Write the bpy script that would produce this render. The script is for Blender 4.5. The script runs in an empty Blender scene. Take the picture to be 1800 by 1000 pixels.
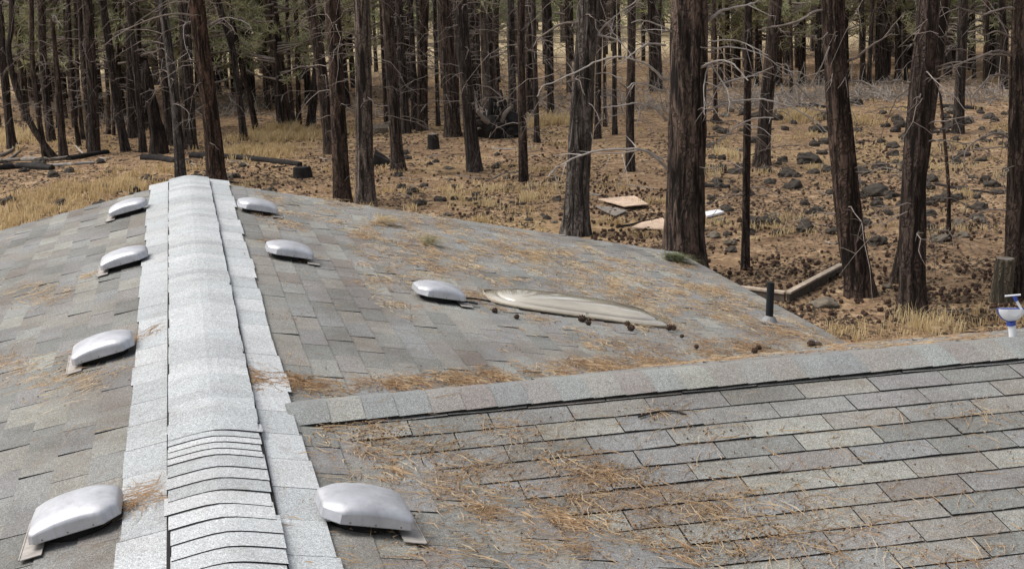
import bpy, math, random
import numpy as np
from mathutils import Vector, Matrix
random.seed(7); RNG = np.random.default_rng(7)
C = bpy.context.scene.collection
SC = bpy.context.scene
R = math.radians

# ------------------------------------------------------------------ camera, sky, sun, exposure
FPX = 2747.5                                    # focal length in pixels of an 1800 px wide frame
pitch, roll, yaw = 0.19908, -0.03370, 0.20562
CAM = np.array([-0.0396, 0.0, 1.6])
_cp, _sp, _cy, _sy = math.cos(pitch), math.sin(pitch), math.cos(yaw), math.sin(yaw)
FW = np.array([_sy*_cp, _cy*_cp, -_sp]); _r0 = np.array([_cy, -_sy, 0.0]); _u0 = np.cross(_r0, FW)
RT = _r0*math.cos(roll)+_u0*math.sin(roll); UP = -_r0*math.sin(roll)+_u0*math.cos(roll)
cd = bpy.data.cameras.new('camera'); cam = bpy.data.objects.new('camera', cd); C.objects.link(cam)
cam.matrix_world = Matrix(((RT[0], UP[0], -FW[0], CAM[0]), (RT[1], UP[1], -FW[1], CAM[1]), (RT[2], UP[2], -FW[2], CAM[2]), (0, 0, 0, 1)))
cd.sensor_width = 36; cd.lens = FPX/1800*36; cd.clip_start = 0.1; cd.clip_end = 4000
SC.camera = cam

SUN_EL, SUN_AZ = R(56), R(-70)                  # azimuth from +Y towards +X
w = bpy.data.worlds.new('World'); SC.world = w; w.use_nodes = True
nt = w.node_tree; nt.nodes.clear()
sky = nt.nodes.new('ShaderNodeTexSky'); sky.sky_type = 'NISHITA'; sky.sun_disc = False
sky.sun_elevation = SUN_EL; sky.sun_rotation = SUN_AZ; sky.air_density = 1.0; sky.dust_density = 4.0; sky.ozone_density = 1.0
hs = nt.nodes.new('ShaderNodeHueSaturation'); hs.inputs['Saturation'].default_value = 0.35
bg = nt.nodes.new('ShaderNodeBackground'); bg.inputs['Strength'].default_value = 0.15
wo = nt.nodes.new('ShaderNodeOutputWorld')
nt.links.new(sky.outputs[0], hs.inputs['Color']); nt.links.new(hs.outputs[0], bg.inputs[0]); nt.links.new(bg.outputs[0], wo.inputs[0])
sl = bpy.data.lights.new('sun', 'SUN'); sl.energy = 2.2; sl.angle = R(45); sl.color = (1.0, 0.96, 0.9)
so = bpy.data.objects.new('sun', sl); C.objects.link(so)
_sd = Vector((math.sin(SUN_AZ)*math.cos(SUN_EL), math.cos(SUN_AZ)*math.cos(SUN_EL), math.sin(SUN_EL)))
so.rotation_euler = _sd.to_track_quat('Z', 'Y').to_euler(); so.location = (0, 0, 30)
SC.view_settings.view_transform = 'Standard'; SC.view_settings.look = 'None'
SC.view_settings.gamma = 1; SC.view_settings.use_curve_mapping = False
SC.view_settings.exposure = 0.36
SC.cycles.max_bounces = 6; SC.cycles.volume_bounces = 1; SC.cycles.diffuse_bounces = 4; SC.cycles.glossy_bounces = 2; SC.cycles.transmission_bounces = 3
SC.cycles.transparent_max_bounces = 6

# ------------------------------------------------------------------ helpers
def ray(px, py):
    return FW*FPX + RT*(px-900) + UP*(500-py)
def hit(px, py, n, o):
    d = ray(px, py); n = np.array(n, float); o = np.array(o, float)
    return CAM + d*((o-CAM)@n)/(d@n)
def proj(P):
    d = np.asarray(P)-CAM; z = d@FW
    return 900+FPX*(d@RT)/z, 500-FPX*(d@UP)/z, z
def h3(ix, iy, iz, s):
    n = (ix*374761393 + iy*668265263 + iz*2147483647 + s*1274126177) & 0xffffffff
    n = ((n ^ (n >> 13))*1274126177) & 0xffffffff
    return ((n ^ (n >> 16)) & 0xffff)/65535.0
def vnoise(P, s=0):
    P = np.asarray(P, float); I = np.floor(P).astype(np.int64); F = P-I; F = F*F*(3-2*F); o = 0
    for a in (0, 1):
        for b in (0, 1):
            for c in (0, 1):
                wgt = (F[..., 0] if a else 1-F[..., 0])*(F[..., 1] if b else 1-F[..., 1])*(F[..., 2] if c else 1-F[..., 2])
                o = o + wgt*h3(I[..., 0]+a, I[..., 1]+b, I[..., 2]+c, s)
    return o*2-1
def fbm(P, s=0, n=3):
    return sum(vnoise(np.asarray(P)*2**k, s+k)/2**k for k in range(n))
def mesh(name, V, F, mats, mi=None, smooth=False, attrs=None):
    me = bpy.data.meshes.new(name); V = np.asarray(V, np.float32).reshape(-1, 3)
    if isinstance(F, np.ndarray):
        k = F.shape[1]; me.vertices.add(len(V)); me.vertices.foreach_set('co', V.ravel())
        me.loops.add(F.size); me.loops.foreach_set('vertex_index', F.astype(np.int32).ravel())
        me.polygons.add(len(F)); me.polygons.foreach_set('loop_start', np.arange(0, F.size, k, dtype=np.int32))
        me.update(calc_edges=True)
    else:
        me.from_pydata(V.tolist(), [], F)
    for m in (mats if isinstance(mats, (list, tuple)) else [mats]): me.materials.append(m)
    if mi is not None: me.polygons.foreach_set('material_index', np.asarray(mi, np.int32))
    if smooth: me.polygons.foreach_set('use_smooth', np.ones(len(me.polygons), bool))
    for k, v in (attrs or {}).items():
        a = me.attributes.new(k, 'FLOAT', 'FACE'); a.data.foreach_set('value', np.asarray(v, np.float32))
    me.validate(); me.update()
    return me
def link(name, me, parent=None, M=None):
    o = bpy.data.objects.new(name, me); C.objects.link(o)
    if parent: o.parent = parent
    if M is not None: o.matrix_local = M
    return o
def tag(o, label=None, cat=None, group=None, kind=None):
    if label: o['label'] = label
    if cat: o['category'] = cat
    if group: o['group'] = group
    if kind: o['kind'] = kind
    return o
def empty(name, loc, rz=0):
    o = bpy.data.objects.new(name, None); C.objects.link(o); o.location = loc; o.rotation_euler = (0, 0, rz); o.empty_display_size = .2
    return o
class MB:
    """collects tubes, boxes and patches into one mesh"""
    def __init__(s): s.V = []; s.F = []; s.m = []; s.n = 0
    def add(s, V, F, m=0):
        V = np.asarray(V, float).reshape(-1, 3)
        s.V.append(V); s.F += [[i+s.n for i in f] for f in F]; s.m += [m]*len(F); s.n += len(V)
    def tube(s, P, rad, seg=6, m=0, caps=True):
        P = np.asarray(P, float); n = len(P); rad = np.broadcast_to(np.asarray(rad, float), (n,))
        T = np.gradient(P, axis=0); T /= np.linalg.norm(T, axis=1)[:, None]+1e-9
        a = np.array([0, 0, 1.]) if abs(T[0][2]) < .9 else np.array([1., 0, 0])
        th = np.arange(seg)/seg*2*np.pi; V = []
        for i in range(n):
            X = np.cross(a, T[i]); X /= np.linalg.norm(X)+1e-9; Y = np.cross(T[i], X)
            V.append(P[i]+rad[i]*(np.cos(th)[:, None]*X+np.sin(th)[:, None]*Y))
        F = [[i*seg+j, i*seg+(j+1) % seg, (i+1)*seg+(j+1) % seg, (i+1)*seg+j] for i in range(n-1) for j in range(seg)]
        if caps: F += [list(range(seg))[::-1], [(n-1)*seg+j for j in range(seg)]]
        s.add(np.concatenate(V), F, m)
    def box(s, c, sz, m=0, M=None):
        V = np.array([[x, y, z] for x in (-.5, .5) for y in (-.5, .5) for z in (-.5, .5)])*np.array(sz)
        if M is not None: V = V@np.asarray(M).T
        s.add(V+np.array(c), [[0, 1, 3, 2], [4, 6, 7, 5], [0, 4, 5, 1], [2, 3, 7, 6], [0, 2, 6, 4], [1, 5, 7, 3]], m)
    def me(s, name, mats, smooth=False):
        return mesh(name, np.concatenate(s.V), s.F, mats, s.m, smooth)
def bez(P, n=10):
    """Catmull-Rom through points"""
    P = np.asarray(P, float); Q = np.vstack([2*P[0]-P[1], P, 2*P[-1]-P[-2]]); out = []
    for i in range(1, len(Q)-2):
        t = np.linspace(0, 1, n, endpoint=False)[:, None]
        a, b, c, d = Q[i-1], Q[i], Q[i+1], Q[i+2]
        out.append(.5*((2*b)+(-a+c)*t+(2*a-5*b+4*c-d)*t**2+(-a+3*b-3*c+d)*t**3))
    out.append(P[-1:]); return np.vstack(out)

# ------------------------------------------------------------------ materials
def newmat(name, rough=.9, spec=.3):
    m = bpy.data.materials.new(name); m.use_nodes = True; t = m.node_tree; b = t.nodes['Principled BSDF']
    b.inputs['Roughness'].default_value = rough; b.inputs['Specular IOR Level'].default_value = spec
    return m, t, b
def N(t, kind, **kw):
    n = t.nodes.new(kind)
    for k, v in kw.items():
        if k in n.inputs: n.inputs[k].default_value = v
        else: setattr(n, k, v)
    return n
def noise(t, vec, scale, detail=4, rough=.6, dist=0):
    n = N(t, 'ShaderNodeTexNoise'); n.inputs['Scale'].default_value = scale; n.inputs['Detail'].default_value = detail
    n.inputs['Roughness'].default_value = rough; n.inputs['Distortion'].default_value = dist
    if vec is not None: t.links.new(vec, n.inputs['Vector'])
    return n.outputs['Fac']
def ramp(t, fac, stops):
    n = N(t, 'ShaderNodeValToRGB'); e = n.color_ramp.elements
    while len(e) < len(stops): e.new(.5)
    for k, (p, c) in enumerate(stops): e[k].position = p; e[k].color = (*(c if isinstance(c, tuple) else (c, c, c)), 1)
    t.links.new(fac, n.inputs[0]); return n.outputs[0]
def mix(t, fac, a, b, mode='MIX'):
    n = N(t, 'ShaderNodeMix', data_type='RGBA', blend_type=mode)
    for i, v in ((0, fac), (6, a), (7, b)):
        if hasattr(v, 'is_linked') or hasattr(v, 'node'): t.links.new(v, n.inputs[i])
        else: n.inputs[i].default_value = (*v, 1) if isinstance(v, tuple) else v
    return n.outputs[2]
def bump(t, b, h, strength, dist):
    n = N(t, 'ShaderNodeBump'); n.inputs['Strength'].default_value = strength; n.inputs['Distance'].default_value = dist
    t.links.new(h, n.inputs['Height']); t.links.new(n.outputs[0], b.inputs['Normal'])
def pos(t): return N(t, 'ShaderNodeNewGeometry').outputs['Position']
def objc(t): return N(t, 'ShaderNodeTexCoord').outputs['Object']
def mapped(t, v, sc):
    n = N(t, 'ShaderNodeMapping'); n.inputs['Scale'].default_value = sc; t.links.new(v, n.inputs[0]); return n.outputs[0]

def shingle_mat(name, stops, dirt=.5, gran=1.0):
    m, t, b = newmat(name, .92, .25); p = pos(t)
    at = N(t, 'ShaderNodeAttribute', attribute_name='tone')
    base = ramp(t, at.outputs['Fac'], [(p_, (c_[0]*1.03, c_[1]*1.0, c_[2]*.985)) for p_, c_ in stops])
    g1 = noise(t, p, 230, 3, .75); g2 = noise(t, p, 75, 2, .6)
    gr = ramp(t, g1, [(.30, 1-.7*gran), (.5, .98), (.68, 1+.95*gran)]); base = mix(t, 1.0, base, gr, 'MULTIPLY')
    base = mix(t, .8, base, ramp(t, g2, [(.35, .82), (.65, 1.16)]), 'MULTIPLY')
    big = noise(t, p, 1.7, 5, .65)
    base = mix(t, dirt, base, ramp(t, big, [(.36, (.56, .50, .46)), (.55, (1.0, 1.0, 1.0)), (.7, (1.1, 1.1, 1.09))]), 'MULTIPLY')
    d2 = noise(t, p, 9, 5, .7)
    base = mix(t, ramp(t, d2, [(.56, 0.0), (.72, dirt)]), base, (.15, .115, .085))
    t.links.new(base, b.inputs['Base Color']); bump(t, b, g1, .5, .004)
    return m
M_SH = shingle_mat('asphalt_granules', [(0, (.158, .165, .158)), (.2, (.208, .212, .198)), (.4, (.168, .156, .144)), (.6, (.245, .252, .230)), (.8, (.182, .190, .193)), (1, (.212, .198, .180))], .6)
M_CAP = shingle_mat('pale_granules', [(0, (.325, .352, .365)), (.5, (.375, .405, .42)), (1, (.42, .445, .46))], .3, .85)
M_CAP2 = shingle_mat('grey_granules', [(0, (.165, .175, .178)), (.35, (.215, .235, .228)), (.7, (.19, .178, .17)), (1, (.26, .285, .262))], .35)
m, t, b = newmat('asphalt_edge', .95, .2); b.inputs['Base Color'].default_value = (.018, .017, .016, 1); M_EDGE = m
m, t, b = newmat('roofing_felt', .95, .2); b.inputs['Base Color'].default_value = (.03, .029, .027, 1); M_FELT = m
def simple(name, col, rough=.8, spec=.3, var=.25, sc=12, metal=0, bmp=0, objspace=False):
    m, t, b = newmat(name, rough, spec); p = objc(t) if objspace else pos(t); f = noise(t, p, sc, 5, .65)
    c2 = tuple(x*(1-var) for x in col); c3 = tuple(min(1, x*(1+var)) for x in col)
    t.links.new(ramp(t, f, [(.3, c2), (.5, col), (.7, c3)]), b.inputs['Base Color']); b.inputs['Metallic'].default_value = metal
    if bmp: bump(t, b, f, .6, bmp)
    return m
M_HOOD = simple('weathered_galvanised_hood', (.49, .495, .52), .46, .5, .16, 11, .55)
M_FLANGE = simple('dull_tan_flashing', (.32, .295, .27), .6, .4, .3, 25, .1, .001)
M_DARK = simple('dark_throat', (.02, .02, .02), .9)  # near black stands in for the shade beneath the vent hoods
M_PIPE = simple('black_pipe', (.010, .012, .014), .6, .3)
M_WHITE = simple('white_plastic', (.78, .78, .80), .4, .5, .04)
M_BLUE = simple('blue_plastic', (.035, .07, .32), .4, .5, .1)
M_SKY = None
m, t, b = newmat('tan_acrylic_dome', .09, .9)
p = pos(t); f = noise(t, mapped(t, p, (3, 10, 10)), 1.0, 4)
t.links.new(ramp(t, f, [(.3, (.36, .325, .265)), (.7, (.50, .455, .375))]), b.inputs['Base Color']); b.inputs['Coat Weight'].default_value = 1.0; M_SKY = m
M_WALL = simple('brown_siding', (.16, .12, .09), .85)
M_FASCIA = simple('fascia_paint', (.20, .17, .14), .8)
def bark(name, plate, deep, sc=7.0, zs=.10):
    m, t, b = newmat(name, .95, .12); p = objc(t)
    st_ = mapped(t, p, (1, 1, zs))
    n1 = noise(t, st_, sc*1.7, 4, .62, .6); n2 = noise(t, mapped(t, p, (1, 1, .30)), sc*5.5, 4, .7, .3); big = noise(t, p, .9, 3)
    v = N(t, 'ShaderNodeTexVoronoi', feature='DISTANCE_TO_EDGE'); v.inputs['Scale'].default_value = sc*.8
    wob = N(t, 'ShaderNodeTexNoise'); wob.inputs['Scale'].default_value = 9; t.links.new(p, wob.inputs['Vector'])
    add = N(t, 'ShaderNodeVectorMath', operation='MULTIPLY_ADD'); t.links.new(wob.outputs['Color'], add.inputs[0]); add.inputs[1].default_value = (.22, .22, .18)
    t.links.new(mapped(t, p, (1, 1, zs*1.6)), add.inputs[2]); t.links.new(add.outputs[0], v.inputs['Vector'])
    rnd = N(t, 'ShaderNodeObjectInfo').outputs['Random']
    pc = ramp(t, n2, [(.3, tuple(x*.55 for x in plate)), (.5, plate), (.72, tuple(x*1.6 for x in plate))])
    pc = mix(t, .85, pc, ramp(t, rnd, [(0, (.74, .78, .84)), (.5, (1, 1, 1)), (1, (1.2, 1.02, .9))]), 'MULTIPLY')
    pc = mix(t, .7, pc, ramp(t, big, [(.35, (.65, .65, .67)), (.65, (1.25, 1.2, 1.15))]), 'MULTIPLY')
    fur = ramp(t, n1, [(.40, 0.0), (.54, 1.0)]); ck = ramp(t, v.outputs['Distance'], [(.0, .35), (.10, 1.0)]); cr = mix(t, 1.0, fur, ck, 'MULTIPLY')
    t.links.new(mix(t, cr, deep, pc), b.inputs['Base Color'])
    bump(t, b, mix(t, .3, cr, n2), 1.0, .04)
    return m
M_BARK = bark('pine_bark', (.100, .080, .069), (.020, .017, .015), sc=9, zs=.12)
M_BARKR = bark('red_pine_bark', (.092, .067, .055), (.016, .013, .011), sc=8, zs=.14)
M_BARKG = bark('grey_pine_bark', (.150, .131, .117), (.020, .017, .015), sc=7, zs=.10)
M_BARKF = bark('far_pine_bark', (.19, .16, .14), (.05, .04, .036), sc=7, zs=.12)  # paler copy of the bark; lift for the dim background in its colour
M_BARKD = bark('charred_bark', (.040, .034, .032), (.008, .008, .008))
M_TWIG = simple('dead_twig', (.19, .16, .14), .9, .2, .35, 6)
M_PALE = simple('bleached_branch', (.34, .31, .285), .9, .2, .3, 5)
M_CHAR = simple('charred_wood', (.022, .020, .019), .9, .2, .5, 6, 0, .03)
M_GWOOD = simple('weathered_wood', (.20, .175, .15), .9, .2, .4, 8, 0, .01)
M_PLY = simple('bare_plywood', (.52, .39, .29), .85, .2, .3, 7)
M_ROCK = simple('dark_lava_rock', (.055, .046, .038), .95, .2, .5, 14, 0, .02)
M_MOSSR = simple('dusty_rock', (.13, .11, .085), .95, .2, .4, 10, 0, .02)
M_CONE = simple('pine_cone_brown', (.066, .042, .031), .9, .2, .5, 60)
def leafmat(name, stops):
    m, t, b = newmat(name, .75, .3); at = N(t, 'ShaderNodeAttribute', attribute_name='tone')
    rnd = N(t, 'ShaderNodeObjectInfo').outputs['Random']
    c = ramp(t, at.outputs['Fac'], stops)
    c = mix(t, .7, c, ramp(t, rnd, [(0, (.75, .85, .8)), (1, (1.3, 1.15, 1.0))]), 'MULTIPLY')
    t.links.new(c, b.inputs['Base Color'])
    tr = N(t, 'ShaderNodeBsdfTranslucent'); t.links.new(c, tr.inputs[0]); ms = N(t, 'ShaderNodeMixShader'); ms.inputs[0].default_value = .5
    t.links.new(b.outputs[0], ms.inputs[1]); t.links.new(tr.outputs[0], ms.inputs[2]); t.links.new(ms.outputs[0], t.nodes['Material Output'].inputs[0])
    return m
M_LEAF_LIT = leafmat('brightened_needles_green', [(0, (.22, .235, .14)), (.5, (.32, .33, .195)), (.85, (.38, .38, .24)), (1, (.40, .35, .23))])  # brighter than natural needles; lit look of the foliage put into the colour
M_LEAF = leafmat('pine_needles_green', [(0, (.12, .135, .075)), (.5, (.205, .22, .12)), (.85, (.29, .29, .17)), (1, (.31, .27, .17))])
M_DRY = leafmat('dry_needles', [(0, (.17, .10, .06)), (.35, (.40, .255, .155)), (.7, (.55, .39, .25)), (1, (.70, .58, .43))])
M_GRASS = leafmat('golden_grass', [(0, (.36, .245, .13)), (.5, (.56, .41, .23)), (1, (.70, .56, .36))])
# ground: needle litter, bare soil, dry grass
m, t, b = newmat('needle_litter', .97, .1); p = pos(t)
a = noise(t, p, .22, 5, .6); c = noise(t, p, 2.2, 6, .72); d = noise(t, p, 11, 5, .75); e2 = noise(t, p, .09, 3)
base = ramp(t, c, [(.33, (.17, .11, .070)), (.46, (.24, .160, .100)), (.58, (.34, .24, .150)), (.72, (.50, .38, .25))])
base = mix(t, .9, base, ramp(t, d, [(.36, (.30, .27, .25)), (.5, (.95, .93, .9)), (.66, (1.5, 1.42, 1.35))]), 'MULTIPLY')
base = mix(t, ramp(t, a, [(.52, 0.0), (.66, .75)]), base, mix(t, .5, base, (.40, .29, .14)))
base = mix(t, ramp(t, noise(t, p, .7, 5, .7), [(.56, 0.0), (.68, .75)]), base, mix(t, 1.0, base, (.42, .40, .40), 'MULTIPLY'))
sx = N(t, 'ShaderNodeSeparateXYZ'); t.links.new(p, sx.inputs[0])
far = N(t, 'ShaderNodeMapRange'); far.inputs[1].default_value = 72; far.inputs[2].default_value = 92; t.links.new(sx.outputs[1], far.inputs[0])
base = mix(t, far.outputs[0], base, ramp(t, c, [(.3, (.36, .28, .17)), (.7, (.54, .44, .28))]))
t.links.new(base, b.inputs['Base Color']); bump(t, b, mix(t, .5, c, d), 1.0, .12)
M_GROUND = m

# ------------------------------------------------------------------ terrain
GZ = -3.3
def ground_h(x, y):
    x = np.asarray(x, float); y = np.asarray(y, float); P = np.stack([x*.16, y*.16, x*0+.5], -1)
    amp = np.clip((np.hypot(x, y)-14)/30, 0.1, 1)
    g = GZ + .13*amp*vnoise(P, 3) + .05*vnoise(P*4, 5)*np.clip(amp*2, 0, 1) + .025*vnoise(P*13, 8)
    g = g + .10*np.exp(-(((x-6.7)/2.2)**2+((y-47)/1.6)**2))
    d = np.hypot(x, y); return g + np.clip(d-150, 0, 400)*.02
gx = np.concatenate([np.linspace(-900, -60, 22)[:-1], np.linspace(-60, -12, 60)[:-1], np.linspace(-12, 26, 300), np.linspace(26, 90, 80)[1:], np.linspace(90, 1100, 22)[1:]])
gy = np.concatenate([np.linspace(-700, -10, 16)[:-1], np.linspace(-10, 14, 40)[:-1], np.linspace(14, 62, 380), np.linspace(62, 140, 110)[1:], np.linspace(140, 1400, 26)[1:]])
X, Y = np.meshgrid(gx, gy); Z = ground_h(X, Y); nx, ny = len(gx), len(gy)
idx = np.arange(nx*ny).reshape(ny, nx)
Fq = np.stack([idx[:-1, :-1], idx[:-1, 1:], idx[1:, 1:], idx[1:, :-1]], -1).reshape(-1, 4)
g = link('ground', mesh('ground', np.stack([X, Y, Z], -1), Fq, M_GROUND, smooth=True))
tag(g, 'tan forest floor of needle litter and dry grass', None, kind='structure')
def gat(px, py):
    P = hit(px, py, (0, 0, 1), (0, 0, GZ))
    for _ in range(3): P = hit(px, py, (0, 0, 1), (0, 0, float(ground_h(P[0], P[1]))))
    return P
def vplane(px, py, G):
    """point of pixel ray on the upright plane through G that faces the camera heading"""
    n = np.array([FW[0], FW[1], 0]); return hit(px, py, n, G)

# ------------------------------------------------------------------ the house
TH = 0.21361; TN = math.tan(TH); D = 13.06; E = 4.12; WST = .314; YS = 5.958; PHI = .0067
EX = .1324; TAB = .3177; Y0 = -1.4
DXW = np.array([math.cos(PHI), math.sin(PHI), 0])
house = tag(empty('house', (0, 6, GZ)), 'house with grey asphalt shingle roof, pale ridge and side wing', 'house')
HI = Matrix.Translation((0, -6, -GZ))            # world -> house local
def put(name, me, parent, Mw):
    o = bpy.data.objects.new(name, me); C.objects.link(o); o.parent = parent
    o.matrix_local = (HI @ Mw) if parent is house else Mw
    return o
def frame(O, ax, dn):
    ax = np.array(ax)/np.linalg.norm(ax); dn = np.array(dn)/np.linalg.norm(dn); n = np.cross(ax, dn)
    if n[2] < 0: ax = -ax; n = -n
    return np.array(O, float), ax, dn, n
DZ = -.012
OW = np.array([WST, YS, -WST*TN+.033-.02])
ct, st = math.cos(TH), math.sin(TH)
TB = R(14.2)
slopes = {
 'right': frame((0, 0, DZ), (0, -1, 0), (ct, 0, -st)),
 'left': frame((0, 0, DZ), (0, 1, 0), (-ct, 0, -st)),
 'front': frame(OW, DXW, np.array([math.sin(PHI)*ct, -math.cos(PHI)*ct, -st])),
 'back': frame(OW, -DXW, np.array([-math.sin(PHI)*math.cos(TB), math.cos(PHI)*math.cos(TB), -math.sin(TB)])),
}
def above(P, s):
    O, ax, dn, n = slopes[s]; return (P-O)@n
# roof deck, one mesh of four planes cut along the valleys
WX1 = 7.2; WL = 3.55
def wz(s, P): # point on slope s above plan x,y
    O, ax, dn, n = slopes[s]; return O[2]-((P[0]-O[0])*n[0]+(P[1]-O[1])*n[1])/n[2]
deck = MB()
def poly(s, pts, m=0):
    P = [(x, y, wz(s, (x, y))-.002) for x, y in pts]; deck.add(P, [list(range(len(P)))], m)
poly('left', [(-E, Y0), (0, Y0), (0, D), (-E, D)])
vf = YS-(E-WST)*1.0; vb = YS+3.35
poly('right', [(0, Y0), (E, Y0), (E, D), (0, D)])
poly('front', [(WST, YS), (WST+.3, YS-3.9), (WX1, YS-3.9), (WX1, YS)])
poly('back', [(WST, YS), (WX1, YS), (WX1, YS+3.34), (WST+.2, YS+3.34)])
roof = put('roof', deck.me('roof_deck', M_FELT), house, Matrix.Identity(4))
roof['label'] = 'weathered grey green asphalt shingle roof strewn with needles'
RI = HI.inverted()
def put_roof(name, me, Mw): return put(name, me, roof, Mw)

def tab_mesh(name, wd, up, ex, tone, mat, th=.0075, lift=.0045, curl=0.0, bow=None):
    y0, y1 = -up, ex; wl = wd/2
    nseg = 2
    V = []; xs = np.linspace(-wl, wl, nseg+1)
    for x in xs:
        cz = curl*(abs(x)/wl)**2
        V += [(x, y0, 0), (x, y1, lift+cz), (x, y1, lift+th+cz), (x, y0, .0035)]
    F = []; mi = []
    for i in range(nseg):
        a = i*4; b2 = a+4
        F += [[a+3, b2+3, b2+2, a+2], [a+1, a+2, b2+2, b2+1], [a, a+1, b2+1, b2]]; mi += [0, 1, 1]
    F += [[0, 3, 2, 1], [nseg*4, nseg*4+1, nseg*4+2, nseg*4+3]]; mi += [1, 1]
    F = [f[::-1] for f in F]
    return np.array(V), F, mi
random.seed(11)
variants = []
for k in range(30):
    cur = random.choice([0, 0, 0, .002, .004]); V, F, mi = tab_mesh('t', TAB-random.uniform(.003, .0065), .035, EX+random.uniform(-.002, .002), 0, None, curl=cur, lift=random.uniform(.0035, .0055), th=random.uniform(.0045, .0065))
    tn = random.random(); variants.append((V, F, mi, tn, mesh('shingle', V, F, [M_SH, M_EDGE], mi, attrs={'tone': [tn]*len(F)})))
def matof(O, ax, dn, n, u, s, rot=0):
    P = O+ax*u+dn*s; Mx = Matrix(((ax[0], dn[0], n[0], P[0]), (ax[1], dn[1], n[1], P[1]), (ax[2], dn[2], n[2], P[2]), (0, 0, 0, 1)))
    return Mx @ Matrix.Rotation(rot, 4, 'Z')
tabs = []
def lay(s, s_first, ncourse, u0, u1, phase, keep):
    O, ax, dn, n = slopes[s]
    for k in range(ncourse):
        sc = s_first+k*EX; off = phase+(k % 2)*TAB/2+random.uniform(-.008, .008); j0 = int((u0-off)//TAB)
        for j in range(j0, int((u1-off)//TAB)+1):
            a_, b_ = max(u0, off+j*TAB), min(u1, off+(j+1)*TAB); u = (a_+b_)/2
            cen = O+ax*u+dn*(sc+EX/2)
            if b_-a_ < .03 or not keep(cen): continue
            tabs.append((s, matof(O, ax, dn, n, u, sc, random.gauss(0, .0025)) @ Matrix.Diagonal(((b_-a_)/TAB, 1, 1, 1)), random.randrange(30), cen))
def keep_right(P):
    if P[0] > WST and P[1] < YS: return above(P, 'front') > -.03
    if P[0] > WST and P[1] >= YS: return above(P, 'back') > -.03
    return True
lay('right', .3228-EX, 31, -D, -Y0, .05, keep_right)
lay('left', .3228-EX, 31, Y0, D, .12, lambda P: True)
lay('front', .327-2*EX, 31, -(WX1-WST), -.05, .06, lambda P: above(P, 'right') > -.03)
lay('back', .12, 27, .05, WX1-WST, .1, lambda P: above(P, 'right') > -.03)
# the 300 that show largest become parts, the rest one part
def size_of(tb):
    x, y, z = proj(tb[3]+np.array([0, 0, .01]))
    if not (-20 < x < 1820 and -20 < y < 1020) or z < .5: return 0
    n = slopes[tb[0]][3]; v = CAM-tb[3]; vd = v@n/np.linalg.norm(v)
    if vd <= 0.06: return 0
    if tb[0] == 'right' and tb[3][1] > YS and False: return 0
    return vd/(z*z)
order = sorted(range(len(tabs)), key=lambda i: -size_of(tabs[i])); big = set(order[:300])
VV = []; FF = []; MI = []; TT = []; nn = 0
for i, (s, Mx, k, cen) in enumerate(tabs):
    V, F, mi, tn, me = variants[k]
    if i in big: put_roof('shingle', me, Mx)
    else:
        A = np.array(Mx); VV.append(V@A[:3, :3].T+A[:3, 3]); FF += [[q+nn for q in f] for f in F]; MI += mi; TT += [tn]*len(F); nn += len(V)
o = put_roof('shingles', mesh('shingle_rows', np.concatenate(VV), FF, [M_SH, M_EDGE], MI, attrs={'tone': TT}), Matrix.Identity(4)); o['kind'] = 'stuff'

# pale tabs either side of the main ridge
random.seed(5)
for s, sg in (('right', 1), ('left', -1)):
    O, ax, dn, n = slopes[s]
    for j in range(46):
        y = Y0+(j+.5)*TAB
        if y > D: break
        wdt = WST/ct+random.uniform(-.012, .010)-.03; V, F, mi = tab_mesh('s', TAB-.003, 0, wdt, 0, None, th=.005, lift=.010)
        V[:, 2] += .007; V[:, 1] += .03
        me = mesh('ridge_strip', V, F, [M_CAP, M_EDGE], mi, attrs={'tone': [random.random()]*len(F)})
        o = put_roof('ridge_strip', me, matof(O, ax, dn, n, (y if sg < 0 else -y), 0, random.gauss(0, .004)))
# ridge vent body under the caps; its black margin paints the gap shadow
def cap_profile(half, tn1, tn2, nseg=8, rise=0, rd=.05):
    xs = np.linspace(-half, half, nseg+1); zz = [-(tn1 if x < 0 else tn2)*(math.sqrt(x*x+rd*rd)-rd)+rise for x in xs]
    return xs, np.array(zz)
def cap_piece(half, length, over, tn1, tn2, base, tone, mats, th=.006, lift=.007, jit=0, rd=.05):
    """a bent cap shingle: x across, y along; butt end at y = 0 raised by lift"""
    xs, zz = cap_profile(half, tn1, tn2, 8, 0, rd); n = len(xs); V = []
    for (y, z0) in ((0, base+lift), (0, base+lift+th), (length+over, base+th*.6), (length+over, base-.002)):
        for x, z in zip(xs, zz): V.append((x+jit*.3, y+(jit*x*.9), z+z0))
    F = []; mi = []
    for i in range(n-1):
        F += [[i, i+1, n+i+1, n+i], [n+i, n+i+1, 2*n+i+1, 2*n+i], [3*n+i, 3*n+i+1, i+1, i]]; mi += [1, 0, 1]
    F += [[0, n, 2*n, 3*n], [n-1, 4*n-1, 3*n-1, 2*n-1]]; mi += [1, 1]
    return mesh('ridge_cap', V, F, mats, mi, smooth=False, attrs={'tone': [tone]*len(F)})
vb_ = MB()
for (x0, x1) in ((-.15, -.125), (.125, .15)):
    for y in np.arange(Y0, D, .5):
        pass
ys_ = np.linspace(Y0, D-.02, 60); prof, pz = cap_profile(.168, TN, TN)
V = [(x, y, z+.010+.004*math.sin(y*3.1+x*20)) for y in ys_ for x, z in zip(prof, pz)] ; n = len(prof)
V += [(x, y, z-.014) for y in ys_ for x, z in zip(prof, pz)]; L = len(ys_)*n
F = [[i*n+j, i*n+j+1, (i+1)*n+j+1, (i+1)*n+j] for i in range(len(ys_)-1) for j in range(n-1)]
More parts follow.
